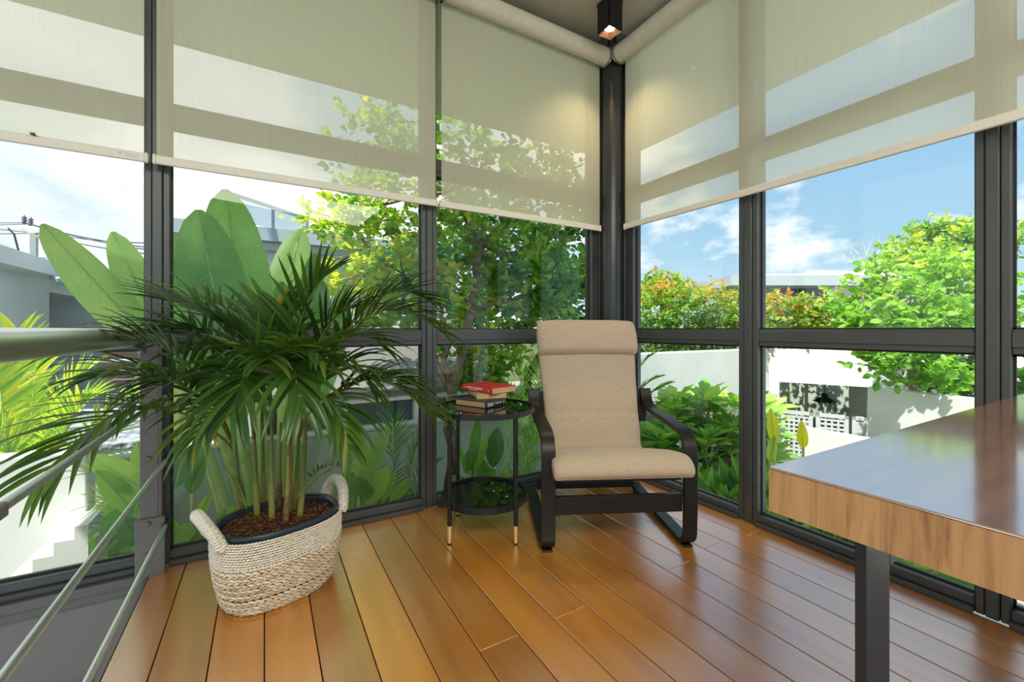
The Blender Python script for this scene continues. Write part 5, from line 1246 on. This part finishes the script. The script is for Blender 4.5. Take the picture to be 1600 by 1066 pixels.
# smaller broad-leaved plants at the foot of the walls
def foot_plant(name, label, base, leaves_, y, group=None, stalk=True, mat='broadleaf'):
    pl = thing(name, label, 'plant', base, group); mb = MB()
    for (x0, y0, x1, y1, wpx, tint) in leaves_:
        yy = y + random.uniform(-.06, .06); a, b = PY(x0, y0, yy), PY(x1, y1, yy + random.uniform(-.12, .12)); k = (a - CAM).dot(Vector((CO, SX, 0)))/F
        leaf_obj(pl, mat, 'petiole', base=a, tip=b, width=wpx*k, tint=tint, seg=12, nw=4, fold=random.uniform(.08, .22), face=(CAM - a).normalized() + Vector((random.gauss(0, .3), random.gauss(0, .3), .35)), fat=.9)
        g = Vector((base[0] + random.gauss(0, .03), base[1] + random.gauss(0, .03), base[2])); mb.tube(bez(g, Vector((a.x, a.y, (a.z + g.z)/2)), a, 8), .008, 6)
    obj('leaf_stalk', mb, M['petiole'], pl, smooth=True); return pl
def gp(px, y): p = PY(px, 700, y); return (p.x, p.y, GZ)
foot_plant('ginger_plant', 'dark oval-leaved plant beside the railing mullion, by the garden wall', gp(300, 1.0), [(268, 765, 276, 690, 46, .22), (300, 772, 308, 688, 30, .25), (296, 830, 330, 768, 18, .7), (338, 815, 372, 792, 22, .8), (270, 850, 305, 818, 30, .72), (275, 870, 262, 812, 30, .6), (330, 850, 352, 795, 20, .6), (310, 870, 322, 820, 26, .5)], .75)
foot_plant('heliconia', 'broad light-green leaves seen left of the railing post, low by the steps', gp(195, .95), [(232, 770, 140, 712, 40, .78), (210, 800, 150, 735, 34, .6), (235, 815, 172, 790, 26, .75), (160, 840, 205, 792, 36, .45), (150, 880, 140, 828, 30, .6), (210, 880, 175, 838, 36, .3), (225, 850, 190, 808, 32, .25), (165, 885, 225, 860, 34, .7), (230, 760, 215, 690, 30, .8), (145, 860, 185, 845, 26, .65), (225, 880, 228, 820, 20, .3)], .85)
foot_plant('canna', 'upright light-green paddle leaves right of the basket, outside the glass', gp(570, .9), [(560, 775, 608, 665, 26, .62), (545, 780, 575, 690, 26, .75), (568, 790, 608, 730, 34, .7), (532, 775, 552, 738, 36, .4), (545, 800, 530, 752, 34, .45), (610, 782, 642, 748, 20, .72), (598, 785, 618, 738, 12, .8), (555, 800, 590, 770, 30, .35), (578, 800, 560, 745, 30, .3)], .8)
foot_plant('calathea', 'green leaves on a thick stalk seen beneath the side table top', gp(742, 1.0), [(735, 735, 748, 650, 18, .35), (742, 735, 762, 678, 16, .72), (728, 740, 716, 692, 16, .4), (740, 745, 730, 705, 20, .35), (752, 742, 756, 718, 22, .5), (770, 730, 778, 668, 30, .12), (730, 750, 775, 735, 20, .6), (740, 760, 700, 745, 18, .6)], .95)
foot_plant('strappy_plant', 'upright yellow-green blades behind the far edge of the timber table', tuple(PD(1235, 860, 3.9)), [], 1.0)
p_ = bpy.data.objects['strappy_plant']
for (x0, y0, x1, y1, w, tn) in ((1210, 690, 1204, 638, 16, .85), (1255, 700, 1252, 657, 15, .92), (1203, 720, 1210, 680, 14, .6)):
    a, b = PD(x0, y0, 3.9), PD(x1, y1, 3.9); leaf_obj(p_, 'yellow_palm', base=a, tip=b, width=w*3.9/F, tint=tn, seg=12, nw=3, fold=.3)
    g = Vector((a.x, a.y, GZ)); obj('leaf_stalk', MB().cyl(g, a, .012, 8), M['petiole'], p_, smooth=True)

# feather palms outside
def palm(name, label, base, fr, mat, ln, w, y, n=26, group=None):
    pl = thing(name, label, 'palm', base, group)
    for (cx0, cy0, tx, ty, dy) in fr:
        c, t = PY(cx0, cy0, y + dy*.5), PY(tx, ty, y + dy); frond(pl, Vector(base) + Vector((random.gauss(0, .03), random.gauss(0, .03), .1)), c, t, n, ln, w, mat=mat, stem='petiole', droop=.35, t0=.42, tint=.6, rad=.010)
    return pl
palm('golden_palm', 'sunlit yellow-green feather palm outside the far left glass', gp(30, 2.5), [(60, 620, 135, 580, 0), (45, 600, 62, 545, .1), (10, 610, -40, 560, .2), (110, 660, 205, 620, -.1), (90, 680, 190, 675, .1), (20, 590, 28, 520, .2), (50, 660, -30, 660, -.2), (80, 640, 140, 625, -.2), (30, 660, 20, 730, -.3), (10, 590, -10, 570, -.3)], 'yellow_palm', .34, .034, 2.6)
palm('young_palm', 'small yellow feather palm by the railing post, low outside', gp(205, 1.2), [(195, 730, 160, 790, 0), (205, 720, 185, 830, -.1), (215, 700, 235, 760, .1), (200, 710, 140, 740, 0), (205, 720, 205, 800, -.15)], 'yellow_palm', .24, .014, 1.1, 22)
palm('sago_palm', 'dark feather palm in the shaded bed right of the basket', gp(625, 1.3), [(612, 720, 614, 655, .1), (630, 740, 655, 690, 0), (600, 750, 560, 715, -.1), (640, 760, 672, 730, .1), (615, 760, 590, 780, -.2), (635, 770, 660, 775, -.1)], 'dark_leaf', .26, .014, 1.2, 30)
palm('fern_palm', 'feathery green fronds low behind the side table shelf', gp(800, 1.2), [(790, 720, 770, 755, -.1), (800, 720, 830, 690, 0), (805, 740, 845, 715, 0), (800, 740, 845, 745, -.1), (815, 700, 845, 665, .1), (790, 740, 765, 700, 0), (800, 700, 790, 660, .1)], 'broadleaf', .24, .014, 1.2, 24)
palm('feather_palm', 'green feather palm fronds between tree and armchair', gp(830, 1.9), [(805, 600, 760, 590, 0), (820, 570, 800, 545, 0), (830, 600, 850, 560, .1), (815, 620, 790, 615, -.1), (825, 620, 860, 615, 0)], 'broadleaf', .34, .024, 2.0, 24)
palm('sprig_shrub', 'feathery sprigs reaching past the armchair back', tuple(PD(1000, 800, 4.2)), [], 'broadleaf', .2, .05, 2.0)
p_ = bpy.data.objects['sprig_shrub']
for (x0, y0, x1, y1) in ((985, 620, 1045, 600), (985, 600, 1030, 590), (990, 650, 1040, 625), (985, 570, 1020, 555)):
    frond(p_, PD(960, 720, 4.2), PD(x0, y0, 4.2), PD(x1, y1, 4.1), 12, .16, .05, mat='broadleaf', stem='petiole', droop=.2, t0=.35, tint=.55, rad=.006, lift=.1)
